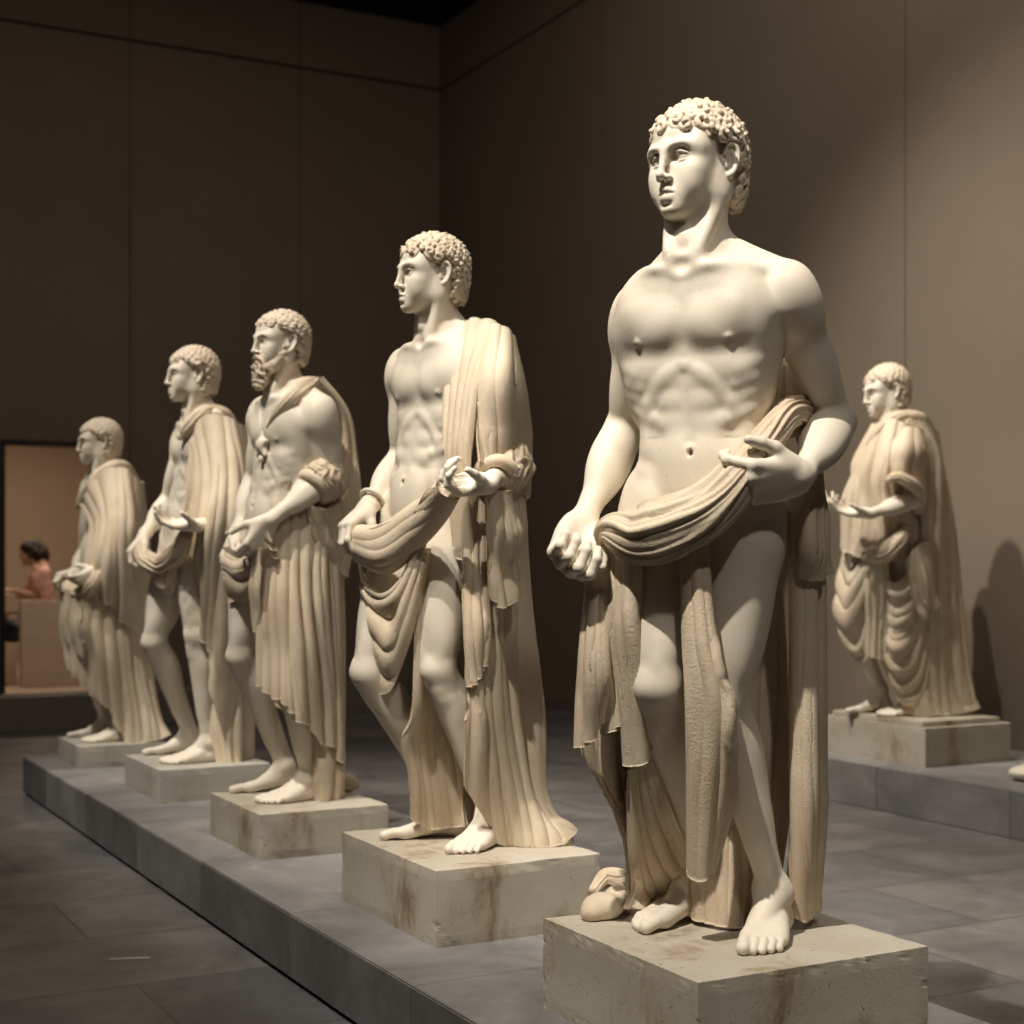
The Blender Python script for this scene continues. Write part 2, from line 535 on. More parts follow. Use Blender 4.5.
def foot(S, A, h, side, k, z0):
    """A ankle joint, h heading, side: direction to the little toe; z0 sole height"""
    h = nrm(V3(h[0], h[1], 0)); s = side * np.cross(h, V3(0, 0, 1))
    q = lambda x, y, z: V3(A[0], A[1], z0) + k * (x * .95 * h + y * s + z * V3(0, 0, 1))
    Rf = np.array([h, s, V3(0, 0, 1)])
    S.ell(q(-.042, 0, .034), np.array((.034, .030, .035)) * k, Rf, .02 * k)
    S.cone(A + 0, q(-.03, 0, .045), .034 * k, .030 * k, .02 * k)
    S.cone(A + V3(0, 0, -.005) * k, q(.075, -.010, .040), .036 * k, .026 * k, .03 * k)
    S.cone(q(-.03, .010, .024), q(.10, .030, .020), .026 * k, .019 * k, .02 * k)
    S.cone(q(.03, -.012, .045), q(.135, -.024, .020), .024 * k, .019 * k, .02 * k)
    kn = [(.150, -.027, .021), (.152, -.006, .019), (.146, .011, .018), (.137, .026, .016), (.125, .040, .015)]
    ln = [.058, .050, .045, .040, .034]
    rr = [.0150, .0098, .0094, .0090, .0088]
    for i in range(5):
        x, y, z = kn[i]
        S.cone(q(.04, y * .6, .042), q(x, y, z), .014 * k, (.017 if i == 0 else .013) * k, .014 * k)
        dx = ln[i]
        a, b = q(x + dx * .5, y * 1.02, z + (.0 if i == 0 else .004)), q(x + dx, y * 1.0 + (.002 if i == 0 else 0), rr[i] * .95)
        S.cone(q(x, y, z), a, rr[i] * .98 * k, rr[i] * .93 * k, .006 * k)
        S.cone(a, b, rr[i] * .95 * k, rr[i] * .98 * k, .004 * k)
    for m in (-1, 1):
        S.ell(A + s * m * .031 * k + V3(0, 0, .004 if m < 0 else -.004) * k, np.array((.014, .010, .014)) * k, Rf, .014 * k)
    S.ell(q(0.02, 0, -.05), np.array((.3, .2, .05)) * k, Rf, .004 * k, 's')


def limb_front(a, b, c, hint):
    """direction in which a bent joint b points, for the chain a-b-c"""
    v = b - .5 * (a + c)
    ax = nrm(c - a)
    v = v - ax * (v @ ax)
    h = hint - ax * (hint @ ax)
    return nrm(v * 6 + nrm(h) * .12)


def leg(S, H, K, A, heading, m, k, z0, Rp):
    """m: +1 his left leg, -1 his right"""
    hd = nrm(V3(heading[0], heading[1], 0))
    ax = nrm(K - H); f = nrm(hd - ax * (hd @ ax)); lat = np.cross(V3(0, 0, 1), hd) * m      # towards the outside
    lat = nrm(lat - ax * (lat @ ax))
    P = lambda t, fo, lo: H + (K - H) * t + k * (fo * f + lo * lat)
    Rt = np.array([lat, f, -ax])
    S.cone(H, K, .086 * k, .050 * k, .03 * k)
    S.ell(P(.40, .026, .005), np.array((.062, .055, .19)) * k, Rt, .04 * k)
    S.ell(P(.45, .000, .030), np.array((.045, .06, .18)) * k, Rt, .04 * k)
    S.ell(P(.80, .020, -.028), np.array((.028, .030, .062)) * k, Rt, .025 * k)
    S.ell(P(.72, .018, .032), np.array((.028, .034, .090)) * k, Rt, .03 * k)
    S.ell(P(.42, -.035, .0), np.array((.058, .048, .18)) * k, Rt, .04 * k)
    S.cone(P(.02, -.01, -.035), P(.5, -.005, -.025), .062 * k, .045 * k, .04 * k)
    # knee
    ax2 = nrm(A - K); f2 = nrm(hd - ax2 * (hd @ ax2)); lat2 = nrm(lat - ax2 * (lat @ ax2))
    Q = lambda t, fo, lo: K + (A - K) * t + k * (fo * f2 + lo * lat2)
    fk = nrm(f + f2)
    Rk = np.array([lat, fk, nrm(np.cross(lat, fk))])
    S.ell(K, np.array((.041, .034, .055)) * k, Rk, .03 * k)
    S.ell(K + fk * .033 * k + V3(0, 0, .006) * k, np.array((.020, .013, .026)) * k, Rk, .018 * k)
    S.ell(P(.90, .036, -.022), np.array((.016, .012, .022)) * k, Rk, .014 * k)
    S.ell(P(.90, .036, .022), np.array((.016, .012, .022)) * k, Rk, .014 * k)
    S.cone(K + fk * .034 * k, Q(.17, .030, 0), .016 * k, .013 * k, .018 * k)
    # shin and calf
    Rs = np.array([lat2, f2, -ax2])
    S.cone(K, A, .045 * k, .030 * k, .03 * k)
    S.cone(Q(.12, .022, -.004), Q(.75, .010, -.004), .024 * k, .018 * k, .025 * k)
    S.ell(Q(.28, -.026, -.014), np.array((.036, .044, .115)) * k, Rs, .03 * k)
    S.ell(Q(.25, -.022, .018), np.array((.034, .042, .100)) * k, Rs, .03 * k)
    S.ell(Q(.52, -.016, .0), np.array((.036, .030, .10)) * k, Rs, .03 * k)
    S.cone(Q(.6, -.026, 0), Q(.98, -.030, 0), .020 * k, .014 * k, .016 * k)
    foot(S, A, heading, m * -1, k, z0)


def arm(S, Sh, El, Wr, k, m, Rc, bulk=1.):
    ax = nrm(El - Sh); fx = Wr - El
    f = fx - ax * (fx @ ax); f = nrm(f) if np.linalg.norm(f) > .03 else Rc[1]
    lat = np.cross(ax, f)
    P = lambda t, fo, lo: Sh + (El - Sh) * t + k * (fo * f + lo * lat)
    Rt = np.array([lat, f, -ax]); b = bulk
    S.cone(Sh, El, .050 * k * b, .036 * k, .02 * k)
    S.ell(Sh + ax * .030 * k + Rc[0] * m * .012 * k, np.array((.054, .058, .082)) * k * b, np.array([nrm(Rc[0] * m - ax * (Rc[0] * m @ ax)), nrm(np.cross(ax, Rc[0] * m)), -ax]), .025 * k)
    S.ell(P(.56, .020, 0), np.array((.036, .034, .095)) * k * b, Rt, .02 * k)
    S.ell(P(.50, -.022, 0), np.array((.040, .036, .105)) * k * b, Rt, .02 * k)
    S.ball(El - f * .008 * k, .034 * k, .02 * k)
    S.ball(El - nrm(f - ax * .6) * .026 * k, .018 * k, .016 * k)
    ay = nrm(Wr - El); f2 = nrm(-ax - ay * (-ax @ ay)) if abs(ax @ ay) < .97 else f
    lat2 = np.cross(ay, f2)
    Q = lambda t, fo, lo: El + (Wr - El) * t + k * (fo * f2 + lo * lat2)
    R2 = np.array([lat2, f2, -ay])
    S.cone(El, Wr, .038 * k * b, .025 * k, .02 * k)
    S.ell(Q(.30, .012, .008), np.array((.036, .032, .085)) * k * b, R2, .025 * k)
    S.ell(Q(.34, -.014, -.008), np.array((.034, .032, .095)) * k * b, R2, .025 * k)
    S.ell(Q(.97, 0, 0), np.array((.028, .022, .030)) * k, R2, .02 * k)


def torso(S, notch, Rc, pel, Rp, shL, shR, k, nip=True, soft=1.):
    pO = pel + k * (.10 * Rp[1] + .50 * Rp[2])

    def fr(z):
        w = float(smooth(-z, .20, .46))
        R = Rc * (1 - w) + Rp * w
        U = nrm(R[2]); F = nrm(R[1] - U * (R[1] @ U))
        return w, np.array([np.cross(U, F), F, U])

    def q(x, y, z):
        w, _ = fr(z)
        a = notch + k * (x * Rc[0] + y * Rc[1] + z * Rc[2])
        b = pO + k * (x * Rp[0] + y * Rp[1] + z * Rp[2])
        return a * (1 - w) + b * w

    def E(x, y, z, r, kk=.03, op='u', tilt=0, yaw=0):
        R = fr(z)[1]
        if tilt or yaw:
            c, s = math.cos(math.radians(tilt)), math.sin(math.radians(tilt))
            R = np.array([[c, 0, s], [0, 1, 0], [-s, 0, c]]) @ R
            c, s = math.cos(math.radians(yaw)), math.sin(math.radians(yaw))
            R = np.array([[c, s, 0], [-s, c, 0], [0, 0, 1]]) @ R
        S.ell(q(x, y, z), np.array(r) * k, R, kk * k, op)
    T = lambda pts, r, kk=.012, op='u', n=0: S.tube([q(*p) for p in pts], np.atleast_1d(r) * k, kk * k, op, n)
    E(0, -.096, -.170, (.138, .096, .20), .04)
    E(0, -.090, -.070, (.135, .070, .090), .05)
    nb = q(0, -.065, .015)
    pecs = {}
    for m, sh in ((1, shL), (-1, shR)):
        S.cone(q(m * .03, -.075, .0), sh + Rc[2] * .012 * k - Rc[1] * .01 * k, .055 * k, .046 * k, .04 * k)
        S.cone(q(m * .025, -.095, .075), sh + Rc[2] * .030 * k - Rc[1] * .02 * k, .034 * k, .026 * k, .05 * k)     # trapezius
        cl = sh + Rc[2] * .030 * k + Rc[1] * .022 * k
        S.tube([q(m * .018, .000, -.002), q(m * .07, .004, .006), .35 * q(m * .11, -.006, .014) + .65 * cl, cl], np.array((.010, .0085, .0085, .010)) * k, .028 * k)
        E(m * .066, -.031, -.050, (.092, .044, .062), .035)
        E(m * .080, -.047, -.200, (.060, .045, .065), .03)
        # chest
        E(m * .073, -.026, -.112, (.084, .048, .068), .018, tilt=-m * 8, yaw=-m * 14)
        pecs[m] = S.ops[-1][3]
        S.cone(q(m * .105, -.030, -.085), sh + Rc[1] * .018 * k - Rc[2] * .035 * k, .042 * k, .036 * k, .03 * k)
        E(m * .124, -.105, -.185, (.046, .066, .140), .03)
        E(m * .140, -.095, -.110, (.045, .07, .09), .04)
        for i in range(4):                                                    # serratus fingers
            z = -.195 - .034 * i
            T([(m * (.146 - .004 * i), -.090, z + .022), (m * (.134 - .006 * i), -.052, z + .002), (m * (.112 - .010 * i), -.030, z - .016)], (.013, .014, .010), .020)
    E(0, -.042, -.110, (.030, .036, .085), .03)                             # breastbone
    # belly
    E(0, -.094, -.36, (.112, .084, .16), .05)
    E(0, -.060, -.44, (.098, .066, .095), .04)
    for m in (-1, 1):
        for i, z in enumerate((-.225, -.275, -.325)):
            E(m * .034, -.024 - .002 * i, z, (.034, .019, .027), .015)
        E(m * .032, -.026, -.415, (.036, .026, .07), .02)
        T([(m * .010, -.012, -.200), (m * .048, -.016, -.225), (m * .085, -.032, -.275), (m * .104, -.055, -.330)], (.011, .014, .014, .011), .016)     # arch of the ribs
        E(m * .100, -.085, -.385, (.034, .060, .070), .03)                  # flank
        E(m * .110, -.080, -.440, (.030, .056, .034), .02)
        T([(m * .135, -.085, -.455), (m * .112, -.040, -.475), (m * .070, -.020, -.520), (m * .030, -.020, -.555)], (.016, .014, .012, .012), .02)
    # pelvis
    E(0, -.105, -.50, (.138, .096, .105), .04)
    E(0, -.060, -.55, (.075, .060, .060), .04)
    for m in (-1, 1):
        E(m * .072, -.155, -.555, (.078, .075, .085), .03)
        S.cone(q(m * .09, -.10, -.50), q(m * .105, -.095, -.58), .078 * k, .080 * k, .04 * k)
    T([(0, .014, -.225), (0, .008, -.30), (0, .006, -.365)], .004, .018, 's')
    E(0, .004, -.392, (.0055, .022, .0075), .006, 's')
    if nip:
        for m in (-1, 1):
            c, r, R = pecs[m]
            d = nrm(V3(m * .30, 1, -.50))
            a = c + R.T @ (r * d)
            S.ell(a - R[1] * .0055 * k, np.array((.010, .007, .010)) * k, Rc, .006 * k)
            S.ball(a + R[1] * .0005 * k, .0036 * k, .0025 * k)
    return q, nb


class Figure:
    """one carved figure; P(u, v, d) reads a point off the photograph at depth D + d"""

    def __init__(s, D, k, z0, base):
        s.D, s.k, s.z0, s.base = D, k, z0, np.asarray(base, float)
        s.S = Sculpt()
        s.fine = []

    def P(s, u, v, d=0.):
        return px(u, v, s.D + d)

    def body(s, notch, yaw, pelvis, pyaw, shL, shR, lean=(0, 0), roll_=0, proll=0, pk=1., **kw):
        k = s.k
        f = yawdir(yaw); l = np.cross(V3(0, 0, 1), f)
        s.Rc = frame(f, V3(0, 0, 1) + f * lean[0] + l * lean[1])
        f2 = yawdir(pyaw); l2 = np.cross(V3(0, 0, 1), f2)
        s.Rp = frame(f2, V3(0, 0, 1) + l2 * proll)
        s.notch, s.pel = notch, pelvis
        s.q, s.nb = torso(s.S, notch, s.Rc, pelvis, s.Rp, shL, shR, k, **kw)
        s.shL, s.shR = shL, shR
        s.hipL = s.q(.092, -.10, -.52); s.hipR = s.q(-.092, -.10, -.52)

    def head(s, c, yaw, pitch=0, tilt=0, kh=None, **kw):
        f = yawdir(yaw); l = np.cross(V3(0, 0, 1), f)
        p = math.radians(pitch)
        F = f * math.cos(p) + V3(0, 0, 1) * math.sin(p)
        U = V3(0, 0, 1) * math.cos(p) - f * math.sin(p) + l * math.tan(math.radians(tilt))
        s.Rh = frame(F, U); s.Hc = c; s.kh = kh or s.k
        head(s.S, c, s.Rh, s.kh, neck=(s.nb, s.Rc, s.notch), **kw)

    def fine_box(s, c, r, h):
        s.fine.append((np.asarray(c) - r, np.asarray(c) + r, h))
# ------------------------------------------------------------------ procedural materials
M = {}


def new_mat(name):
    m = bpy.data.materials.new(name)
    m.use_nodes = True
    nt = m.node_tree
    return m, nt, nt.nodes['Principled BSDF'], nt.nodes.new('ShaderNodeTexCoord').outputs['Object']


def n_noise(nt, co, scale, detail=6, rough=.55, dist=0.):
    n = nt.nodes.new('ShaderNodeTexNoise')
    n.inputs['Scale'].default_value = scale; n.inputs['Detail'].default_value = detail
    n.inputs['Roughness'].default_value = rough; n.inputs['Distortion'].default_value = dist
    nt.links.new(co, n.inputs['Vector'])
    return n.outputs['Fac']


def n_ramp(nt, fac, stops):
    r = nt.nodes.new('ShaderNodeValToRGB')
    e = r.color_ramp.elements
    while len(e) < len(stops):
        e.new(.5)
    for x, (p, c) in zip(e, stops):
        x.position = p
        x.color = (*c, 1) if len(c) == 3 else c
    nt.links.new(fac, r.inputs['Fac'])
    return r.outputs['Color']


def n_mix(nt, fac, a, b, mode='MIX'):
    m = nt.nodes.new('ShaderNodeMix')
    m.data_type = 'RGBA'; m.blend_type = mode
    for sock, v in ((m.inputs[0], fac), (m.inputs[6], a), (m.inputs[7], b)):
        if isinstance(v, (int, float)):
            sock.default_value = v
        elif isinstance(v, tuple):
            sock.default_value = (*v, 1)
        else:
            nt.links.new(v, sock)
    return m.outputs[2]


def n_bump(nt, bsdf, h, strength, dist):
    b = nt.nodes.new('ShaderNodeBump')
    b.inputs['Strength'].default_value = strength; b.inputs['Distance'].default_value = dist
    nt.links.new(h, b.inputs['Height'])
    nt.links.new(b.outputs['Normal'], bsdf.inputs['Normal'])


G3 = lambda v: (v, v, v)


def stone(name, base, dark, rough=.5, patch=3., speck=60., bump=.25, bscale=220., stain=.5, pits=0., crease_dark=0.):
    m, nt, b, co = new_mat(name)
    c = n_ramp(nt, n_noise(nt, co, patch, 5, .6, .3), [(.30, dark), (.62, base)])
    c = n_mix(nt, stain, base, c)
    sp = n_ramp(nt, n_noise(nt, co, speck, 4, .7), [(.28, tuple(x * .7 for x in base)), (.38, (1, 1, 1))])
    c = n_mix(nt, .45, c, sp, 'MULTIPLY')
    if pits:
        mp = nt.nodes.new('ShaderNodeMapping'); mp.inputs['Scale'].default_value = (1, 1, .45)
        nt.links.new(co, mp.inputs['Vector'])
        p = n_ramp(nt, n_noise(nt, mp.outputs['Vector'], 5.5, 9, .68, .3), [(.33, (.33, .22, .13)), (.40, (.80, .72, .62)), (.47, (1, 1, 1))])
        c = n_mix(nt, pits, c, p, 'MULTIPLY')
        v = n_ramp(nt, n_noise(nt, co, 55, 3, .5), [(.27, (.25, .2, .15)), (.31, (1, 1, 1))])
        c = n_mix(nt, pits, c, v, 'MULTIPLY')
    if crease_dark:  # darkens concave creases, picked out by pointiness
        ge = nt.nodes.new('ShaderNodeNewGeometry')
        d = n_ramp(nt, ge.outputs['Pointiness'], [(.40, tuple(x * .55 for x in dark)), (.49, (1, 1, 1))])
        c = n_mix(nt, crease_dark, c, d, 'MULTIPLY')
    nt.links.new(c, b.inputs['Base Color'])
    b.inputs['Roughness'].default_value = rough
    b.inputs['Specular IOR Level'].default_value = .35
    n_bump(nt, b, n_noise(nt, co, bscale, 5, .65), bump, .004)
    M[name] = m
    return m


stone('marble', (.80, .73, .615), (.69, .60, .47), .5, 2.6, 90, .08, 260, .4, crease_dark=.45)
stone('marble_hair', (.76, .665, .53), (.52, .40, .29), .5, 7., 90, .15, 240, .6, crease_dark=.45)
stone('drapery', (.74, .64, .49), (.52, .39, .265), .62, 3.6, 90, .6, 170, .75, crease_dark=.6)
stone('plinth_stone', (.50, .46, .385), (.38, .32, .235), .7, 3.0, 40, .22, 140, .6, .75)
stone('pale_stone', (.44, .42, .37), (.36, .33, .28), .7, 3.0, 40, .2, 140, .5, .3)


def slate(name, base, tint, bw, bh, mortar=.006, rough=.42, rot=0., seamdark=.55):
    m, nt, b, co = new_mat(name)
    mp = nt.nodes.new('ShaderNodeMapping'); mp.inputs['Rotation'].default_value = (0, 0, rot)
    nt.links.new(co, mp.inputs['Vector'])
    br = nt.nodes.new('ShaderNodeTexBrick')
    br.inputs['Scale'].default_value = 1; br.inputs['Brick Width'].default_value = bw; br.inputs['Row Height'].default_value = bh
    br.inputs['Mortar Size'].default_value = mortar; br.inputs['Mortar Smooth'].default_value = .3
    br.inputs['Color1'].default_value = (*base, 1); br.inputs['Color2'].default_value = (*tint, 1)
    br.inputs['Mortar'].default_value = (*[x * seamdark for x in base], 1)
    nt.links.new(mp.outputs['Vector'], br.inputs['Vector'])
    mo = n_ramp(nt, n_noise(nt, co, 2.1, 8, .68, .7), [(.30, G3(.48)), (.52, G3(.92)), (.72, G3(1.35))])
    c = n_mix(nt, .85, br.outputs['Color'], mo, 'MULTIPLY')
    wr = n_ramp(nt, n_noise(nt, co, 14, 6, .7, .8), [(.38, (.82, .84, .9)), (.6, (1, 1, 1))])
    c = n_mix(nt, .6, c, wr, 'MULTIPLY')
    nt.links.new(c, b.inputs['Base Color'])
    r = n_ramp(nt, n_noise(nt, co, 5, 5, .6), [(.3, G3(rough - .10)), (.7, G3(rough + .14))])
    nt.links.new(r, b.inputs['Roughness'])
    b.inputs['Specular IOR Level'].default_value = .5
    h = n_mix(nt, .35, br.outputs['Fac'], n_noise(nt, co, 60, 5, .6))
    inv = nt.nodes.new('ShaderNodeInvert'); nt.links.new(h, inv.inputs['Color'])
    n_bump(nt, b, inv.outputs['Color'], .18, .006)
    M[name] = m


def wall_mat(name, base, rough=.8, bump=.15):
    m, nt, b, co = new_mat(name)
    c = n_ramp(nt, n_noise(nt, co, .7, 5, .6), [(.3, tuple(x * .86 for x in base)), (.7, base)])
    w = n_ramp(nt, n_noise(nt, co, 90, 3, .6), [(.3, G3(.90)), (.7, G3(1.))])
    nt.links.new(n_mix(nt, .6, c, w, 'MULTIPLY'), b.inputs['Base Color'])
    b.inputs['Roughness'].default_value = rough
    b.inputs['Specular IOR Level'].default_value = .2
    n_bump(nt, b, n_noise(nt, co, 300, 3, .6), bump, .002)
    M[name] = m


def plain(name, col, rough=.6, metal=0., emit=0.):
    m, nt, b, co = new_mat(name)
    c = n_ramp(nt, n_noise(nt, co, 12, 4, .6), [(.3, tuple(x * .85 for x in col)), (.7, col)])
    nt.links.new(c, b.inputs['Base Color'])
    b.inputs['Roughness'].default_value = rough; b.inputs['Metallic'].default_value = metal
    b.inputs['Specular IOR Level'].default_value = .05 if 'ceiling' in name else .4
    M[name] = m


AV, BV = V3(-.473, .881, 0), V3(.881, .473, 0)         # the hall's own axes: away along the row, and to the right
AV, BV = nrm(AV), nrm(V3(.881, .473, 0))
BV = V3(AV[1], -AV[0], 0)
ANG = math.atan2(BV[1], BV[0])
slate('floor_slate', (.185, .176, .166), (.130, .128, .128), .95, .62, .007, .40, 0)
slate('platform_slate', (.265, .258, .248), (.190, .186, .182), 1.05, .9, .006, .5, 0, .6)
wall_mat('wall_cloth', (.255, .203, .154))
plain('gap_dark', (.012, .010, .008), .9)
plain('ceiling_dark', (.003, .0035, .005), .9)
wall_mat('room_beige', (.46, .36, .27))
plain('counter_white', (.62, .50, .40), .6)
plain('dark_wood', (.03, .024, .02), .5)
plain('step_dark', (.19, .17, .15), .6)
plain('skin', (.50, .28, .20), .5)
plain('pink_cloth', (.78, .46, .40), .8)
plain('white_cloth', (.62, .56, .50), .8)
plain('brown_cloth', (.10, .055, .04), .8)
plain('dark_hair', (.020, .010, .007), .5)
plain('black_leather', (.012, .012, .013), .4)
plain('scuff_white', (.62, .61, .57), .7)
# ------------------------------------------------------------------ the six marble figures
def swag(rails, *a, **k):
    """cloth whose folds run sideways: rails listed from top to bottom"""
    return sheet(rails[::-1], *a, **k)


def ring_tube(c, n, r, tr, m=28, q=10):
    """small torus (bracelet, cuff) round axis n"""
    n = nrm(n); a = nrm(np.cross(n, V3(.3, .5, .8))); b = np.cross(n, a)
    th = np.linspace(0, 2 * math.pi, m, endpoint=False); ph = np.linspace(0, 2 * math.pi, q, endpoint=False)
    G = np.array([[c + (a * math.cos(t) + b * math.sin(t)) * (r + tr * math.cos(p)) + n * tr * math.sin(p) for p in ph] for t in th])
    i = np.arange(m)[:, None]; j = np.arange(q)[None, :]
    Q = np.stack([i * q + j, ((i + 1) % m) * q + j, ((i + 1) % m) * q + (j + 1) % q, i * q + (j + 1) % q], -1).reshape(-1, 4)
    return G.reshape(-1, 3), Q


def blob(ells, h=.004):
    S = Sculpt()
    for c, r in ells:
        S.ell(c, np.array(r), None, .012)
    return S.mesh(h)


FIST = [(60, 70, 40), (65, 75, 40), (70, 75, 40), (75, 75, 40)]
LOOSE = [(18, 28, 18), (24, 34, 20), (28, 38, 22), (32, 40, 24)]
GRIP = [(40, 55, 30), (48, 60, 30), (52, 62, 32), (55, 62, 34)]


def statue_front():
    f = Figure(3.52, 1.07, .42, (.50, 3.52, .42))
    P, k, S = f.P, f.k, f.S
    f.body(P(684, 270, -.09), 27, P(702, 505, .0), 22, P(784, 292, -.075), P(642, 312, .085), lean=(-.02, .0), proll=.05)
    f.head(P(696, 165, -.02), 46, 0, -2, kh=k * 1.06)
    elL, wrL = P(836, 420, .06), P(800, 477, -.15)
    arm(S, f.shL, elL, wrL, k, 1, f.Rc, 1.08)
    elR, wrR = P(624, 430, .17), P(582, 524, .02)
    arm(S, f.shR, elR, wrR, k, -1, f.Rc, 1.06)
    hand(S, wrL, P(742, 484, -.20) - wrL, V3(-.1, .85, .35), 1, k * 1.20, [(45, 60, 30), (58, 65, 32), (64, 68, 35), (66, 68, 35)], spread=.05, thumb=(.1, .7, .2), thumb_out=.5)
    hand(S, wrR, P(567, 566, -.05) - wrR, V3(.25, -.92, .2), 1, k * 1.26, [(62, 85, 45), (68, 88, 48), (74, 90, 48), (80, 90, 48)], spread=.04, thumb=(.45, .8, .1), thumb_out=.30)
    leg(S, f.hipR, P(657, 686, -.07), P(690, 872, .17), yawdir(42), -1, k, f.z0, f.Rp)
    leg(S, f.hipL, P(722, 698, -.05), P(773, 891, .0), yawdir(20), 1, k, f.z0, f.Rp)
    D = []
    # curtain behind the legs
    D.append(sheet([[P(588, 560, .06), P(578, 690, .06), P(580, 752, .06), P(600, 785, .10), P(622, 830, .14), P(626, 905, .14)],
                    [P(625, 545, .10), P(620, 690, .13), P(625, 790, .16), P(645, 860, .18), P(652, 910, .16)],
                    [P(650, 545, .16), P(650, 720, .20), P(672, 905, .20)],
                    [P(700, 540, .18), P(700, 720, .15), P(708, 922, .075)],
                    [P(760, 540, .16), P(750, 720, .12), P(738, 927, .055)],
                    [P(800, 500, .14), P(800, 700, .16), P(770, 916, .15)]], 17.4, .040, 1, .015, top=.4, sec=.5))
    # left fall in front of the thigh, in three layers
    D.append(sheet([[P(596, 538, .0), P(583, 650, -.03), P(578, 748, -.03)],
                    [P(604, 540, -.04), P(596, 650, -.06), P(592, 738, -.04)],
                    [P(612, 540, -.05), P(606, 640, -.06), P(603, 712, -.03)]], 2.5, .034, 2, .012, edge=.6))
    D.append(sheet([[P(604, 540, -.03), P(600, 650, -.03), P(602, 735, -.02)],
                    [P(616, 540, -.06), P(615, 640, -.05), P(613, 728, -.02)],
                    [P(628, 540, -.08), P(626, 620, -.06), P(624, 705, -.02)]], 2.7, .036, 12, .012, edge=.6))
    D.append(sheet([[P(618, 540, -.06), P(622, 650, -.06), P(628, 764, -.02)],
                    [P(628, 540, -.09), P(634, 640, -.10), P(640, 764, -.05)],
                    [P(638, 540, -.09), P(640, 640, -.08), P(648, 740, -.02)]], 2.4, .022, 13, .012, edge=.6))
    # folds that sweep across the right shin
    D.append(swag([[P(642, 690, -.03), P(656, 752, .00), P(674, 806, .03), P(694, 856, .10)],
                    [P(638, 730, -.02), P(650, 800, .03), P(670, 850, .10), P(692, 876, .16)],
                    [P(634, 760, .0), P(640, 840, .07), P(655, 880, .14), P(668, 901, .17)],
                    [P(630, 790, .03), P(630, 860, .08), P(630, 890, .12), P(622, 908, .11)]], 6.1, .022, 21, .012, sec=.2))
    # middle fall
    D.append(sheet([[P(683, 530, -.10), P(686, 640, -.13), P(690, 720, -.13), P(692, 878, -.08)],
                    [P(695, 530, -.13), P(698, 640, -.16), P(708, 720, -.16), P(701, 884, -.10)],
                    [P(706, 530, -.12), P(710, 640, -.14), P(718, 690, -.15), P(735, 745, -.14), P(731, 797, -.10), P(708, 874, -.08)]], 3.6, .036, 5, .012, hem=.02, sec=.5))
    # right fall
    D.append(sheet([[P(782, 500, .02), P(788, 640, .02), P(796, 740, .04), P(786, 928, .05)],
                    [P(803, 490, -.02), P(808, 650, .0), P(808, 800, .0), P(804, 924, .06)],
                    [P(818, 500, .04), P(822, 690, .06), P(813, 812, .08), P(809, 905, .12)]], 4.5, .042, 8, .014, hem=.04, sec=.5))
    # bunched cloth under the left elbow and behind the arm
    D.append(sheet([[P(796, 462, .06), P(800, 530, .03), P(803, 572, .05)],
                    [P(808, 462, .04), P(810, 540, -.05), P(809, 578, -.02)],
                    [P(816, 466, .06), P(817, 540, -.01), P(817, 578, .0)],
                    [P(817, 470, .10), P(822, 545, .08), P(821, 570, .08)]], 4.1, .03, 31, .014))
    D.append(sheet([[P(772, 385, .12), P(766, 440, .02)], [P(784, 355, .13), P(782, 440, -.02)], [P(802, 385, .13), P(804, 440, .0)]], 4.1, .025, 33, .012, top=.8))
    # cloth end that lies over a toe-like lump on the left
    zf = lambda u, v: P(u, v, f.D * 0 + (1.28 - .42) * FPX / (v - HZ) - f.D)
    g = lambda u, v, z=0: zf(u, v) + V3(0, 0, z)
    D.append(blob([(g(603, 918, .028), (.050, .042, .034)), (g(592, 920, .018), (.028, .03, .024)), (g(618, 913, .032), (.036, .04, .036))]))
    D.append(roll([g(660, 905, .05), g(640, 906, .055), g(622, 905, .06), g(606, 902, .06), g(592, 910, .04)], (.03, .025, .022, .02, .012), (.03, .03, .028, .022, .012), 5, .3, .4, 41))
    D.append(roll([g(796, 915, .08), g(803, 918, .04), g(806, 922, .015)], (.03, .03, .012), (.03, .028, .012), 4, .3, .4, 43, n=60))
    W = [roll([P(604, 552, .06), P(612, 531, -.04), P(643, 536, -.135), P(690, 520, -.16), P(722, 497, -.165), P(748, 466, -.16), P(770, 436, -.13), P(788, 414, -.07), P(801, 412, .03), P(806, 420, .13)],
              (.03, .045, .055, .05, .045, .035, .03, .03, .02), (.025, .035, .068, .058, .05, .036, .030, .036, .02), 9, .32, .9, 3, n=220)]
    f.parts = dict(mantle=D, waist_cloth=W)
    f.res = (.0032, .0018)
    return f


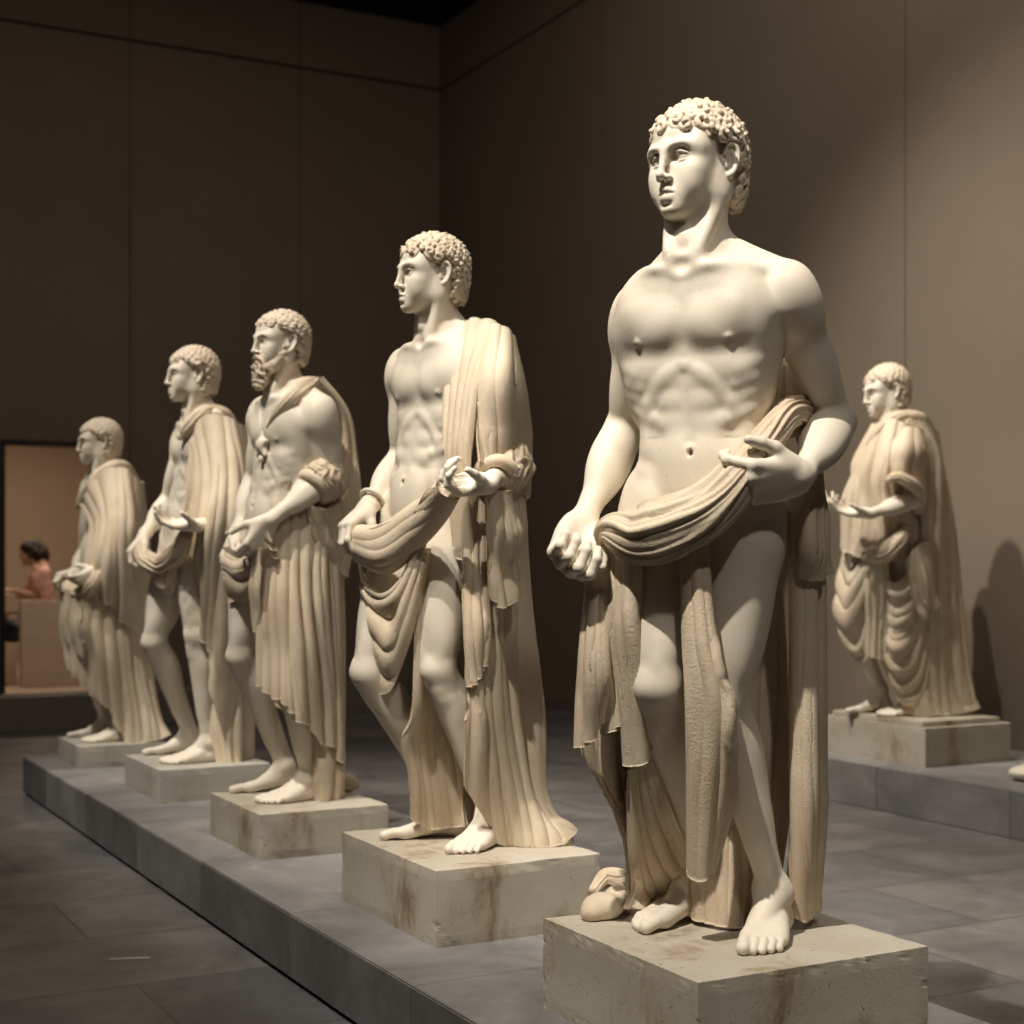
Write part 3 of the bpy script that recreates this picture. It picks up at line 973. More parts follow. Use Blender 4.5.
def statue_second():
    f = Figure(4.67, 1.02, .42, (-.14, 4.67, .42))
    P, k, S = f.P, f.k, f.S
    f.body(P(423, 346, -.06), 50, P(428, 521, .0), 50, P(487, 366, -.13), P(406, 368, .14), lean=(-.10, 0), proll=.03)
    f.head(P(431, 275, -.03), 62, 0, 0, kh=k * .98)
    elL, wrL = P(510, 460, -.08), P(488, 484, -.31)
    arm(S, f.shL, elL, wrL, k, 1, f.Rc)
    elR, wrR = P(402, 460, .19), P(367, 508, .03)
    arm(S, f.shR, elR, wrR, k, -1, f.Rc)
    hand(S, wrL, P(440, 487, -.38) - wrL, V3(-.12, -.62, .75), 1, k * 1.12, [(34, 55, 35), (42, 60, 36), (48, 62, 38), (54, 62, 38)], spread=.05, thumb=(.75, .7, .4), thumb_out=.30)
    hand(S, wrR, P(345, 526, -.03) - wrR, V3(.25, .0, -1), -1, k * 1.1, [(35, 50, 30), (42, 55, 30), (46, 58, 32), (50, 58, 34)], spread=.05, thumb=(.6, .7, .3), thumb_out=.4)
    leg(S, f.hipR, P(369, 672, -.02), P(447, 809, .09), yawdir(78), -1, k, f.z0, f.Rp)
    leg(S, f.hipL, P(438, 669, -.12), P(490, 812, -.03), yawdir(28), 1, k, f.z0, f.Rp)
    D = []
    # front band from the shoulder to the waist
    D.append(sheet([[P(464, 326, -.03), P(453, 362, -.12), P(448, 411, -.17), P(448, 470, -.20), P(452, 540, -.18)],
                    [P(480, 323, -.10), P(467, 370, -.19), P(461, 420, -.22), P(460, 480, -.23), P(462, 560, -.20)],
                    [P(497, 328, -.12), P(482, 375, -.24), P(474, 430, -.26), P(470, 480, -.25), P(476, 570, -.18)]], 2.9, .026, 3, .014, top=.7))
    # over the upper arm
    D.append(sheet([[P(490, 326, -.12), P(481, 375, -.24), P(476, 425, -.26), P(478, 462, -.27)],
                    [P(499, 329, -.14), P(498, 375, -.26), P(500, 430, -.24), P(503, 475, -.22)],
                    [P(509, 337, -.08), P(516, 380, -.15), P(522, 440, -.10), P(519, 492, -.10)],
                    [P(507, 338, .04), P(520, 400, .03), P(526, 450, .03), P(522, 500, .03)]], 4.1, .020, 4, .014, top=.6))
    # cloth wound round the forearm
    ax = wrL - elL
    D.append(roll([elL - ax * .12, elL + ax * .12, elL + ax * .36, elL + ax * .56, elL + ax * .68], (.025, .080, .080, .070, .056), (.025, .080, .080, .070, .056), 6, .30, 2.4, 61, up=(0, 0, 1), n=120))
    D.append(ring_tube(elL + ax * .64, ax + V3(.06, 0, -.08), .050, .020, 40, 16))
    # hanging from the forearm
    D.append(sheet([[P(484, 486, -.31), P(487, 554, -.28), P(488, 588, -.26)],
                    [P(494, 490, -.30), P(496, 550, -.27), P(503, 613, -.24)],
                    [P(507, 490, -.22), P(508, 550, -.19), P(509, 600, -.18)],
                    [P(520, 480, -.08), P(518, 540, -.08), P(513, 580, -.08)]], 2.7, .032, 6, .013, hem=.05))
    # the long fall to the plinth
    D.append(sheet([[P(468, 490, -.18), P(462, 600, -.20), P(464, 700, -.20), P(463, 786, -.15)],
                    [P(485, 478, -.16), P(486, 650, -.18), P(492, 760, -.12), P(504, 846, -.06)],
                    [P(500, 476, -.10), P(505, 650, -.10), P(518, 770, -.07), P(535, 850, -.08)],
                    [P(518, 500, .02), P(524, 650, .02), P(533, 762, .02), P(548, 818, .0), P(569, 840, -.02)],
                    [P(512, 480, .12), P(520, 650, .14), P(524, 760, .14), P(530, 826, .10)]], 6.8, .038, 7, .014, top=.5))
    D.append(sheet([[P(462, 492, -.19), P(462, 600, -.23), P(468, 690, -.22)],
                    [P(475, 485, -.19), P(476, 600, -.23), P(478, 678, -.22)],
                    [P(488, 480, -.17), P(490, 590, -.20), P(486, 655, -.20)]], 2.2, .03, 17, .012, edge=.6))
    # swags hanging over the right thigh
    D.append(swag([[P(362, 560, .06), P(368, 584, -.03), P(386, 594, -.11), P(404, 578, -.16), P(424, 532, -.20)],
                    [P(372, 612, -.04), P(386, 622, -.10), P(398, 612, -.14), P(408, 592, -.17), P(424, 545, -.20)],
                    [P(380, 655, -.06), P(390, 658, -.10), P(400, 642, -.13), P(409, 615, -.16), P(424, 560, -.19)],
                    [P(381, 694, -.04), P(392, 690, -.08), P(402, 666, -.11), P(410, 636, -.14), P(424, 575, -.17)]], 4.6, .032, 8, .012, top=.7, sec=.2))
    # between the legs
    D.append(sheet([[P(418, 552, -.17), P(415, 640, -.14), P(412, 715, -.10), P(401, 742, -.06), P(409, 775, -.03), P(412, 815, .02)],
                    [P(428, 548, -.16), P(423, 660, -.10), P(420, 750, -.02), P(426, 826, .04)],
                    [P(440, 560, -.08), P(436, 680, .0), P(440, 760, .03), P(448, 826, .05)],
                    [P(452, 600, .02), P(450, 700, .04), P(462, 780, .03), P(468, 826, .02)]], 6.1, .026, 9, .012, top=.5))
    # back
    D.append(sheet([[P(405, 520, .14), P(420, 660, .16), P(440, 822, .12)], [P(450, 360, .17), P(470, 500, .20), P(478, 820, .14)], [P(505, 340, .04), P(518, 480, .12), P(520, 822, .12)]], 6.1, .03, 19, .014))
    D.append(roll([P(545, 846, -.05), P(560, 844, -.05), P(571, 838, -.03)], (.03, .026, .012), (.022, .024, .014), 4, .3, .4, 44, n=60))
    W = [swag([[P(360, 532, -.04), P(382, 528, -.11), P(405, 514, -.19), P(428, 497, -.27), P(445, 486, -.34)],
                [P(357, 545, -.05), P(383, 550, -.14), P(412, 529, -.21), P(434, 510, -.27), P(448, 489, -.34)],
                [P(363, 557, -.02), P(388, 564, -.11), P(416, 540, -.19), P(438, 516, -.26), P(452, 492, -.33)]], 5.5, .045, 10, .03, top=.8, sec=.2, edge=.7)]
    f.extra = [('bracelet', ring_tube(P(372, 499, .05), P(366, 508, .03) - P(402, 460, .19), .036, .007), None)]
    f.parts = dict(mantle=D, waist_cloth=W)
    f.res = (.0042, .0024)
    return f


def statue_bearded():
    f = Figure(5.85, 1.03, .369, (-.86, 5.85, .369))
    P, k, S = f.P, f.k, f.S
    f.body(P(269, 401, -.06), 55, P(276, 536, .0), 52, P(318, 413, -.15), P(264, 413, .15), lean=(-.10, 0))
    f.head(P(280, 343, -.03), 54, 0, 0, kh=k * .96)
    elL, wrL = P(331, 474, -.10), P(269, 521, -.22)
    arm(S, f.shL, elL, wrL, k, 1, f.Rc, 1.08)
    elR, wrR = P(254, 483, .20), P(237, 534, .08)
    arm(S, f.shR, elR, wrR, k, -1, f.Rc)
    hand(S, wrL, V3(-.45, -.1, -.85), V3(-.5, .7, .3), 1, k * 1.15, GRIP, thumb=(.4, .5, .3), thumb_out=.5)
    hand(S, wrR, V3(-.35, -.2, -.9), V3(.7, -.1, .2), -1, k * 1.1, GRIP, thumb=(.4, .5, .3), thumb_out=.5)
    leg(S, f.hipR, P(241, 656, .07), P(284, 767, .20), yawdir(75), -1, k, f.z0, f.Rp)
    leg(S, f.hipL, P(286, 662, -.12), P(309, 776, -.02), yawdir(52), 1, k, f.z0, f.Rp)
    D = []
    D.append(sheet([[P(306, 388, -.08), P(326, 410, -.02), P(331, 450, .02), P(326, 500, .0), P(318, 560, -.02)],
                    [P(314, 380, -.06), P(336, 408, .02), P(341, 450, .03), P(340, 500, .0), P(330, 566, -.02)],
                    [P(316, 381, .04), P(342, 416, .08), P(349, 460, .08), P(352, 512, .06), P(340, 578, .05)],
                    [P(296, 384, .12), P(325, 430, .16), P(330, 500, .18), P(326, 580, .16)]], 4.1, .022, 3, .013, top=.6))
    # strap over the shoulder and the chest
    D.append(roll([P(316, 383, .0), P(306, 386, -.10), P(292, 398, -.17), P(278, 412, -.16), P(268, 428, -.12)], (.020, .022, .020, .016, .010), (.030, .034, .028, .020, .010), 4, .25, .3, 5))
    # cuff at the elbow and loops behind it
    ax = wrL - elL
    D.append(roll([elL - ax * .12, elL + ax * .04, elL + ax * .18, elL + ax * .30], (.03, .084, .084, .066), (.03, .084, .084, .066), 5, .28, 1.6, 63, up=(0, 0, 1), n=110))
    D.append(ring_tube(elL + ax * .29, ax + V3(.10, 0, .05), .058, .022, 40, 16))
    D.append(sheet([[P(306, 500, -.16), P(312, 540, -.12), P(330, 574, -.02)],
                    [P(322, 508, -.13), P(330, 535, -.08), P(336, 575, .02)],
                    [P(338, 498, -.06), P(344, 525, -.01), P(339, 577, .04)],
                    [P(348, 480, .06), P(352, 515, .07), P(341, 578, .07)]], 3.4, .026, 7, .013, top=.8))
    # skirt
    D.append(sheet([[P(259, 540, -.15), P(258, 620, -.16), P(258, 684, -.13)],
                    [P(268, 528, -.16), P(268, 620, -.19), P(272, 696, -.16)],
                    [P(284, 512, -.14), P(288, 620, -.20), P(292, 716, -.17)],
                    [P(304, 498, -.12), P(310, 620, -.15), P(320, 748, -.10)],
                    [P(324, 495, -.05), P(333, 620, -.06), P(335, 765, -.04)],
                    [P(337, 520, .05), P(343, 640, .05), P(342, 785, .04)]], 8.8, .032, 9, .013, hem=.05, top=.5))
    D.append(sheet([[P(312, 700, -.04), P(316, 797, -.02)], [P(326, 700, -.05), P(325, 803, -.06)], [P(340, 700, .03), P(340, 794, .02)], [P(330, 700, .14), P(332, 785, .12)]], 3.4, .02, 29, .012))
    D.append(sheet([[P(250, 540, .14), P(255, 600, .15), P(262, 690, .12)], [P(300, 500, .17), P(305, 620, .18), P(306, 740, .15)], [P(338, 520, .07), P(342, 640, .08), P(340, 785, .06)]], 5.4, .03, 19, .013))
    D.append(sheet([[P(254, 545, -.20), P(253, 590, -.17), P(256, 618, -.14)], [P(262, 548, -.24), P(262, 600, -.21), P(260, 634, -.17)]], 1.6, .02, 14, .012, edge=.7))
    zg = (1.28 - f.z0) * FPX
    g = lambda u, v, z=0: P(u, v, zg / (v - HZ) - f.D) + V3(0, 0, z)
    D.append(blob([(g(345, 791, .034), (.050, .045, .040)), (g(353, 790, .024), (.030, .035, .028))], .005))
    W = [swag([[P(226, 547, .04), P(240, 545, -.06), P(256, 535, -.15), P(270, 527, -.23)],
                [P(225, 562, .03), P(242, 562, -.07), P(260, 549, -.16), P(272, 540, -.23)],
                [P(228, 580, .03), P(244, 578, -.06), P(262, 564, -.14), P(273, 548, -.21)],
                [P(233, 603, .04), P(248, 597, -.03), P(263, 580, -.10), P(276, 556, -.17)]], 3.4, .030, 10, .02, top=.8, sec=.2, edge=.7)]
    f.extra = [('bracelet', ring_tube(P(236, 537, .075), P(237, 534, .08) - P(254, 483, .20), .036, .008), None)]
    # pendant on two cords
    q = f.q
    Sp = Sculpt()
    c = q(.004, .010, -.165)
    R = f.Rc
    for i in range(5):
        a = math.radians(90 + 72 * i)
        Sp.cone(c, c + k * (R[0] * math.cos(a) + R[2] * math.sin(a)) * .045, .020 * k, .010 * k, .012)
    Sp.ell(c + R[1] * .010, np.array((.024, .012, .024)) * k, R, .01)
    Sp.ball(c - R[2] * .052 * k, .014 * k, .008)
    for m in (-1, 1):
        Sp.tube([q(m * .05, -.04, .045), q(m * .045, .004, -.02), q(m * .025, .016, -.08), c + R[0] * m * .012 + R[2] * .03], .0065 * k, .006)
    f.extra += [('necklace', Sp.mesh(.004), 'star-shaped pendant on two cords')]
    f.parts = dict(mantle=D, waist_cloth=W)
    f.beard = True
    f.res = (.005, .0028)
    return f


def statue_cloaked():
    f = Figure(7.1, 1.05, .352, (-1.48, 7.1, .352))
    P, k, S = f.P, f.k, f.S
    f.body(P(185, 424, -.06), 58, P(189, 538, .0), 55, P(224, 437, -.16), P(186, 437, .16), lean=(-.10, 0))
    f.head(P(192, 375, -.03), 64, 0, 0, kh=k * 1.0)
    elL, wrL = P(231, 512, -.12), P(199, 526, -.33)
    arm(S, f.shL, elL, wrL, k, 1, f.Rc)
    elR, wrR = P(168, 503, .22), P(145, 534, .06)
    arm(S, f.shR, elR, wrR, k, -1, f.Rc)
    hand(S, wrL, V3(-.95, -.3, .05), V3(-.05, -.3, .95), 1, k * 1.15, LOOSE, spread=.1, thumb=(.5, .4, .2), thumb_out=.6)
    hand(S, wrR, V3(-.55, -.3, -.75), V3(.5, .1, -.5), -1, k * 1.12, GRIP, thumb=(.4, .5, .3), thumb_out=.5)
    leg(S, f.hipR, P(154, 642, .06), P(189, 734, .25), yawdir(74), -1, k, f.z0, f.Rp)
    leg(S, f.hipL, P(197, 634, -.12), P(208, 742, -.05), yawdir(60), 1, k, f.z0, f.Rp)
    D = []
    D.append(sheet([[P(189, 430, -.15), P(191, 463, -.17), P(187, 495, -.18), P(182, 522, -.20)],
                    [P(199, 419, -.15), P(206, 470, -.22), P(205, 520, -.25), P(202, 565, -.22), P(206, 618, -.14)],
                    [P(220, 416, -.18), P(226, 470, -.28), P(224, 520, -.33), P(216, 580, -.25), P(213, 652, -.15)],
                    [P(236, 424, -.12), P(243, 470, -.16), P(243, 540, -.16), P(236, 640, -.12), P(227, 762, -.06)],
                    [P(238, 426, .06), P(248, 480, .06), P(248, 560, .05), P(248, 660, .05), P(246, 757, .04)],
                    [P(216, 414, .15), P(232, 480, .2), P(234, 600, .2), P(234, 750, .14)]], 7, .044, 3, .016, top=.5))
    D.append(sheet([[P(200, 640, .05), P(206, 700, .06), P(215, 762, -.02)], [P(214, 620, -.10), P(217, 700, -.07), P(222, 766, -.10)], [P(236, 640, -.04), P(240, 700, -.04), P(240, 762, -.05)]], 3.1, .03, 23, .014))
    D.append(roll([P(182, 436, -.14), P(187, 429, -.17), P(198, 417, -.15), P(210, 411, -.06), P(224, 416, -.02), P(236, 427, .02)], (.018, .026, .028, .028, .03, .02), (.018, .028, .032, .034, .036, .02), 4, .25, .3, 5))
    f.extra = [('clasp', blob([(P(181, 436, -.155), (.022, .016, .022))], .005), None)]
    W = [roll([P(139, 546, .02), P(146, 560, -.02), P(162, 565, -.10), P(177, 553, -.21), P(187, 534, -.32)], (.03, .04, .045, .04, .03), (.03, .04, .05, .045, .03), 6, .35, .5, 7),
         sheet([[P(152, 556, -.04), P(156, 580, -.05), P(166, 588, -.05)], [P(163, 560, -.11), P(166, 580, -.11), P(170, 596, -.09)], [P(178, 552, -.18), P(177, 572, -.16), P(174, 590, -.12)]], 2.4, .02, 11, .012, top=.8, edge=.6)]
    f.parts = dict(mantle=D, waist_cloth=W)
    f.res = (.006, .0034)
    return f


def statue_far():
    f = Figure(8.15, .95, .319, (-2.14, 8.15, .319))
    P, k, S = f.P, f.k, f.S
    f.body(P(93, 475, -.05), 56, P(101, 564, .0), 55, P(125, 487, -.14), P(91, 487, .14), lean=(-.06, 0))
    f.head(P(99, 442, -.02), 66, -2, 0, kh=k * 1.05)
    elL, wrL = P(129, 556, -.12), P(98, 573, -.27)
    arm(S, f.shL, elL, wrL, k, 1, f.Rc)
    elR, wrR = P(84, 556, .20), P(74, 572, .02)
    arm(S, f.shR, elR, wrR, k, -1, f.Rc)
    hand(S, wrL, V3(-.85, -.25, -.4), V3(-.3, .8, .3), 1, k * 1.1, GRIP, thumb=(.4, .5, .3), thumb_out=.5)
    hand(S, wrR, V3(-.65, -.75, -.15), V3(.2, .3, -.9), -1, k * 1.05, GRIP, thumb=(.4, .5, .3), thumb_out=.5)
    leg(S, f.hipR, P(86, 650, .02), P(105, 721, .20), yawdir(74), -1, k, f.z0, f.Rp)
    leg(S, f.hipL, P(105, 655, -.10), P(120, 726, -.02), yawdir(62), 1, k, f.z0, f.Rp)
    D = []
    D.append(sheet([[P(79, 500, -.10), P(92, 525, -.16), P(88, 558, -.20), P(83, 588, -.22)],
                    [P(92, 484, -.15), P(102, 520, -.22), P(99, 560, -.26), P(94, 600, -.24)],
                    [P(108, 470, -.16), P(113, 520, -.27), P(110, 560, -.30), P(107, 600, -.22)],
                    [P(124, 469, -.18), P(127, 520, -.27), P(125, 570, -.25), P(124, 622, -.15)],
                    [P(137, 482, -.10), P(142, 540, -.11), P(142, 590, -.09), P(138, 645, -.06)],
                    [P(135, 480, .08), P(143, 560, .08), P(145, 620, .06), P(148, 700, .05)],
                    [P(112, 468, .14), P(128, 540, .17), P(130, 640, .16), P(132, 700, .14)]], 7, .040, 3, .016, top=.5))
    D.append(roll([P(78, 506, -.08), P(86, 494, -.13), P(97, 480, -.15), P(110, 468, -.12), P(124, 468, -.06), P(136, 480, .02)], (.02, .03, .034, .036, .036, .02), (.02, .03, .034, .036, .036, .02), 4, .28, .4, 5))
    D.append(sheet([[P(64, 588, .06), P(64, 630, .05), P(72, 664, .04)],
                    [P(68, 590, -.12), P(69, 635, -.10), P(78, 672, -.06)],
                    [P(82, 588, -.22), P(85, 640, -.18), P(92, 690, -.09)],
                    [P(97, 588, -.24), P(103, 640, -.20), P(112, 708, -.10)],
                    [P(112, 582, -.19), P(121, 650, -.15), P(125, 740, -.09)],
                    [P(128, 588, -.10), P(138, 660, -.07), P(150, 741, -.07)],
                    [P(137, 590, .05), P(148, 670, .05), P(159, 718, .03), P(169, 735, -.01)],
                    [P(124, 590, .15), P(136, 670, .16), P(146, 728, .14)]], 10.2, .034, 9, .016, top=.6))
    W = [roll([P(62, 580, -.02), P(70, 590, -.08), P(82, 594, -.20), P(94, 584, -.28), P(104, 570, -.26), P(122, 566, -.16), P(132, 572, -.05)], (.03, .035, .04, .035, .035, .04, .03), (.03, .035, .045, .04, .035, .04, .03), 5, .32, .5, 7),
         sheet([[P(76, 592, -.18), P(77, 630, -.17), P(78, 650, -.14)], [P(86, 592, -.25), P(85, 630, -.22), P(86, 656, -.17)]], 2, .02, 14, .014, edge=.7)]
    f.parts = dict(mantle=D, waist_cloth=W)
    f.res = (.006, .0036)
    return f


def statue_right():
    f = Figure(8.2, 1.03, .452, (2.18, 8.2, .452))
    P, k, S = f.P, f.k, f.S
    f.body(P(881, 428, -.05), 68, P(894, 522, .0), 66, P(914, 442, -.16), P(888, 442, .16), lean=(-.02, 0))
    f.head(P(886, 391, -.03), 78, -8, 0, kh=k * 1.10)
    elL, wrL = P(912, 500, -.25), P(870, 514, -.33)
    arm(S, f.shL, elL, wrL, k, 1, f.Rc, 1.05)
    elR, wrR = P(884, 503, .20), P(852, 507, .04)
    arm(S, f.shR, elR, wrR, k, -1, f.Rc)
    hand(S, wrL, V3(-.95, .2, .08), V3(.0, -.3, .95), 1, k * 1.15, LOOSE, spread=.1, thumb=(.4, .5, .3), thumb_out=.5)
    hand(S, wrR, V3(-.9, -.4, .0), V3(-.2, .2, .9), -1, k * 1.15, LOOSE, thumb=(.5, .5, .3), thumb_out=.5)
    leg(S, f.hipR, P(848, 620, .02), P(880, 690, .12), yawdir(76), -1, k, f.z0, f.Rp)
    leg(S, f.hipL, P(902, 628, -.08), P(912, 698, -.02), yawdir(64), 1, k, f.z0, f.Rp)
    D = []
    # tunic and toga over the chest
    D.append(sheet([[P(884, 422, .08), P(866, 455, .08), P(862, 480, .08), P(852, 505, .06), P(848, 548, .06)],
                    [P(878, 426, -.06), P(858, 462, -.06), P(858, 478, -.08), P(848, 505, -.06), P(845, 548, -.04)],
                    [P(880, 425, -.13), P(868, 468, -.18), P(866, 500, -.19), P(860, 556, -.16)],
                    [P(892, 420, -.17), P(880, 468, -.25), P(878, 508, -.25), P(874, 560, -.21)],
                    [P(904, 424, -.20), P(892, 468, -.27), P(890, 500, -.24), P(890, 560, -.20)],
                    [P(918, 428, -.16), P(912, 470, -.20), P(912, 520, -.18), P(912, 570, -.15)]], 8, .034, 3, .016, top=.7))
    D.append(roll([P(866, 452, -.12), P(876, 436, -.15), P(890, 422, -.14), P(904, 416, -.08), P(920, 420, -.04), P(932, 432, .03)], (.018, .03, .036, .036, .04, .02), (.018, .03, .036, .036, .04, .02), 4, .25, .4, 5))
    # sleeve
    D.append(sheet([[P(896, 436, -.20), P(892, 455, -.28), P(889, 478, -.29)],
                    [P(908, 428, -.23), P(906, 455, -.32), P(903, 484, -.31)],
                    [P(919, 430, -.20), P(921, 460, -.24), P(919, 488, -.23)],
                    [P(924, 434, -.08), P(927, 460, -.08), P(926, 490, -.08)]], 2.7, .018, 6, .018, top=.7))
    D.append(roll([P(888, 480, -.31), P(898, 477, -.35), P(912, 484, -.34), P(921, 495, -.28), P(918, 512, -.20)], (.02, .028, .03, .03, .02), (.02, .026, .03, .03, .02), 3, .25, .3, 8, n=80))
    # mantle down the back
    D.append(sheet([[P(906, 420, -.18), P(920, 450, -.17), P(921, 540, -.17), P(926, 640, -.14), P(930, 714, -.12)],
                    [P(918, 420, -.14), P(932, 460, -.12), P(934, 540, -.12), P(938, 640, -.10), P(946, 715, -.10)],
                    [P(932, 430, -.02), P(942, 500, -.02), P(947, 600, -.02), P(954, 690, -.02), P(964, 713, -.05)],
                    [P(934, 434, .08), P(949, 520, .08), P(957, 620, .06), P(966, 690, .04), P(976, 709, .02)],
                    [P(910, 424, .16), P(930, 520, .20), P(938, 620, .2), P(945, 705, .14)]], 7.5, .036, 11, .016, top=.5))
    # folds over the right knee
    D.append(swag([[P(848, 545, .10), P(845, 558, -.02), P(852, 572, -.09), P(864, 560, -.17), P(874, 538, -.21)],
                    [P(842, 590, .10), P(837, 602, -.02), P(846, 618, -.09), P(860, 600, -.15), P(874, 560, -.20)],
                    [P(845, 618, .10), P(842, 628, -.01), P(855, 641, -.06), P(866, 620, -.13), P(874, 580, -.18)],
                    [P(864, 650, .12), P(860, 656, .02), P(868, 667, -.03), P(873, 650, -.09), P(877, 600, -.16)]], 5, .034, 13, .014, top=.8, sec=.2))
    # middle strip
    D.append(sheet([[P(867, 548, -.20), P(867, 600, -.18), P(866, 650, -.12)],
                    [P(876, 548, -.24), P(877, 600, -.21), P(876, 657, -.15)],
                    [P(887, 548, -.22), P(887, 600, -.20), P(886, 658, -.14)]], 3, .024, 14, .014))
    # swags over the left leg
    D.append(swag([[P(882, 560, -.22), P(892, 582, -.25), P(906, 572, -.22), P(922, 536, -.17)],
                    [P(884, 588, -.20), P(894, 610, -.23), P(908, 600, -.21), P(923, 560, -.17)],
                    [P(885, 625, -.17), P(896, 650, -.20), P(912, 635, -.18), P(925, 590, -.16)],
                    [P(886, 655, -.13), P(899, 684, -.16), P(916, 672, -.14), P(927, 625, -.14)],
                    [P(892, 668, -.06), P(904, 703, -.11), P(920, 702, -.11), P(929, 660, -.12)]], 6, .036, 15, .014, top=.8, sec=.2))
    D.append(sheet([[P(905, 560, -.26), P(912, 600, -.24), P(921, 618, -.22)], [P(918, 545, -.24), P(924, 590, -.22), P(926, 614, -.20)], [P(930, 540, -.18), P(934, 580, -.17), P(938, 606, -.16)]], 3, .024, 16, .014))
    D.append(sheet([[P(900, 690, -.06), P(905, 713, -.10)], [P(914, 690, -.12), P(916, 716, -.12)], [P(930, 690, -.10), P(934, 716, -.12)]], 3, .02, 18, .014, top=.8))
    W = [roll([P(846, 530, .0), P(854, 546, -.10), P(868, 554, -.20), P(884, 553, -.27), P(898, 540, -.28), P(906, 528, -.22)], (.03, .035, .04, .045, .04, .02), (.025, .03, .04, .05, .04, .02), 5, .32, .5, 7)]
    f.parts = dict(mantle=D, waist_cloth=W)
    f.res = (.006, .0034)
    return f


def beard(Hc, R, k, h, seed=5):
    S = Sculpt(); rnd = random.Random(seed)
    q = lambda x, y, z: Hc + k * (x * R[0] + y * R[1] + z * R[2])
    S.ell(q(0, .066, -.108), np.array((.040, .030, .036)) * k, R, .02 * k)
    S.ell(q(0, .074, -.145), np.array((.030, .024, .032)) * k, R, .02 * k)
    for m in (-1, 1):
        S.cone(q(m * .060, .005, -.030), q(m * .044, .050, -.095), .014 * k, .026 * k, .02 * k)
        S.tube([q(m * .002, .102, -.058), q(m * .016, .100, -.065), q(m * .030, .090, -.080), q(m * .036, .082, -.100)], np.array((.007, .0085, .008, .005)) * k, .004 * k)
    n = 90
    for i in range(n):
        t = i / n
        if t < .5:
            m = 1 if i % 2 else -1; t *= 2
            p = V3(m * (.068 - .020 * t), .008 + .055 * t, -.030 - .075 * t + rnd.uniform(-.016, .016)); nn = nrm(V3(m, .5, -.2))
        else:
            z = rnd.uniform(-.182, -.098); a = rnd.uniform(-1.3, 1.3); w = .040 * (1 - max(0, (-.125 - z) / .095))
            p = V3(math.sin(a) * w, .070 + math.cos(a) * (.026 + .3 * w * .4), z); nn = nrm(V3(math.sin(a), math.cos(a), -.1))
        t1 = nrm(np.cross(nn, V3(rnd.uniform(-1, 1), rnd.uniform(-1, 1), rnd.uniform(-1, 1)))); t2 = np.cross(nn, t1)
        r = rnd.uniform(.007, .012); a0 = rnd.uniform(0, 6)
        S.tube([q(*(p + nn * (.002 + .009 * j / 6) + (t1 * math.cos(a0 + j) + t2 * math.sin(a0 + j)) * r * (1 - .12 * j))) for j in range(7)], .0046 * k, .0015 * k, n=12)
    return S.mesh(h)
LABELS = dict(
    front=('bare-chested marble statue gripping a twisted waist cloth, largest and nearest of the row', 'neatly curled short hair'),
    second=('curly-haired marble statue with cloth over one shoulder and an open hand, second from the front', ''),
    bearded=('bearded marble statue wearing a star-shaped pendant on its bare chest', ''),
    cloaked=('bare-legged marble statue under a clasped cloak, between the bearded one and the farthest', ''),
    far=('smallest pale statue in a long toga, farthest along the row beside the lit opening', ''),
    right=('toga-clad statue holding both forearms forward, alone on the right-hand platform by the wall', ''))
HAIRS = dict(front=dict(n=125, seed=3), second=dict(n=125, seed=7, ring=.0155), bearded=dict(n=150, seed=9, ring=.013, tr=.0058, lift=.85, fringe=.056),
             cloaked=dict(n=135, seed=11, ring=.014, lift=.9), far=dict(n=135, seed=13, ring=.014, lift=.85), right=dict(n=130, seed=15, ring=.014, lift=.8))


def build_statue(key, fn):
    f = fn()
    b = f.base
    root = empty('marble_statue', b, LABELS[key][0], 'statue', None)
    h, hf = f.res
    f.fine_box(f.Hc, V3(.15, .15, .14), hf)
    V, Q = f.S.mesh(h, f.fine)
    V[:, 2] = np.maximum(V[:, 2], f.z0 + .0008)
    body = mesh_obj('body', V, Q, M['marble'], root, origin=b)
    V, Q = hair(f.Hc, f.Rh, f.kh, h=hf, **HAIRS[key])
    mesh_obj('hair', V, Q, M['marble_hair'], root, origin=b)
    if getattr(f, 'beard', False):
        V, Q = beard(f.Hc, f.Rh, f.kh, hf)
        mesh_obj('beard', V, Q, M['marble_hair'], root, origin=b)
    for nm, parts in f.parts.items():
        V, Q = join(parts)
        V[:, 2] = np.maximum(V[:, 2], f.z0 + .0012)
        mesh_obj(nm, V, Q, M['drapery'], root, origin=b)
    for nm, (V, Q), lab in getattr(f, 'extra', ()):
        tag(mesh_obj(nm, V, Q, M['marble'], root, origin=b), lab)
    return f


for _k, _f in (('front', statue_front), ('second', statue_second), ('bearded', statue_bearded), ('cloaked', statue_cloaked), ('far', statue_far), ('right', statue_right)):
    build_statue(_k, _f)
# ------------------------------------------------------------------ the hall
def W(b, a, z):
    return BV * b + AV * a + V3(0, 0, z)


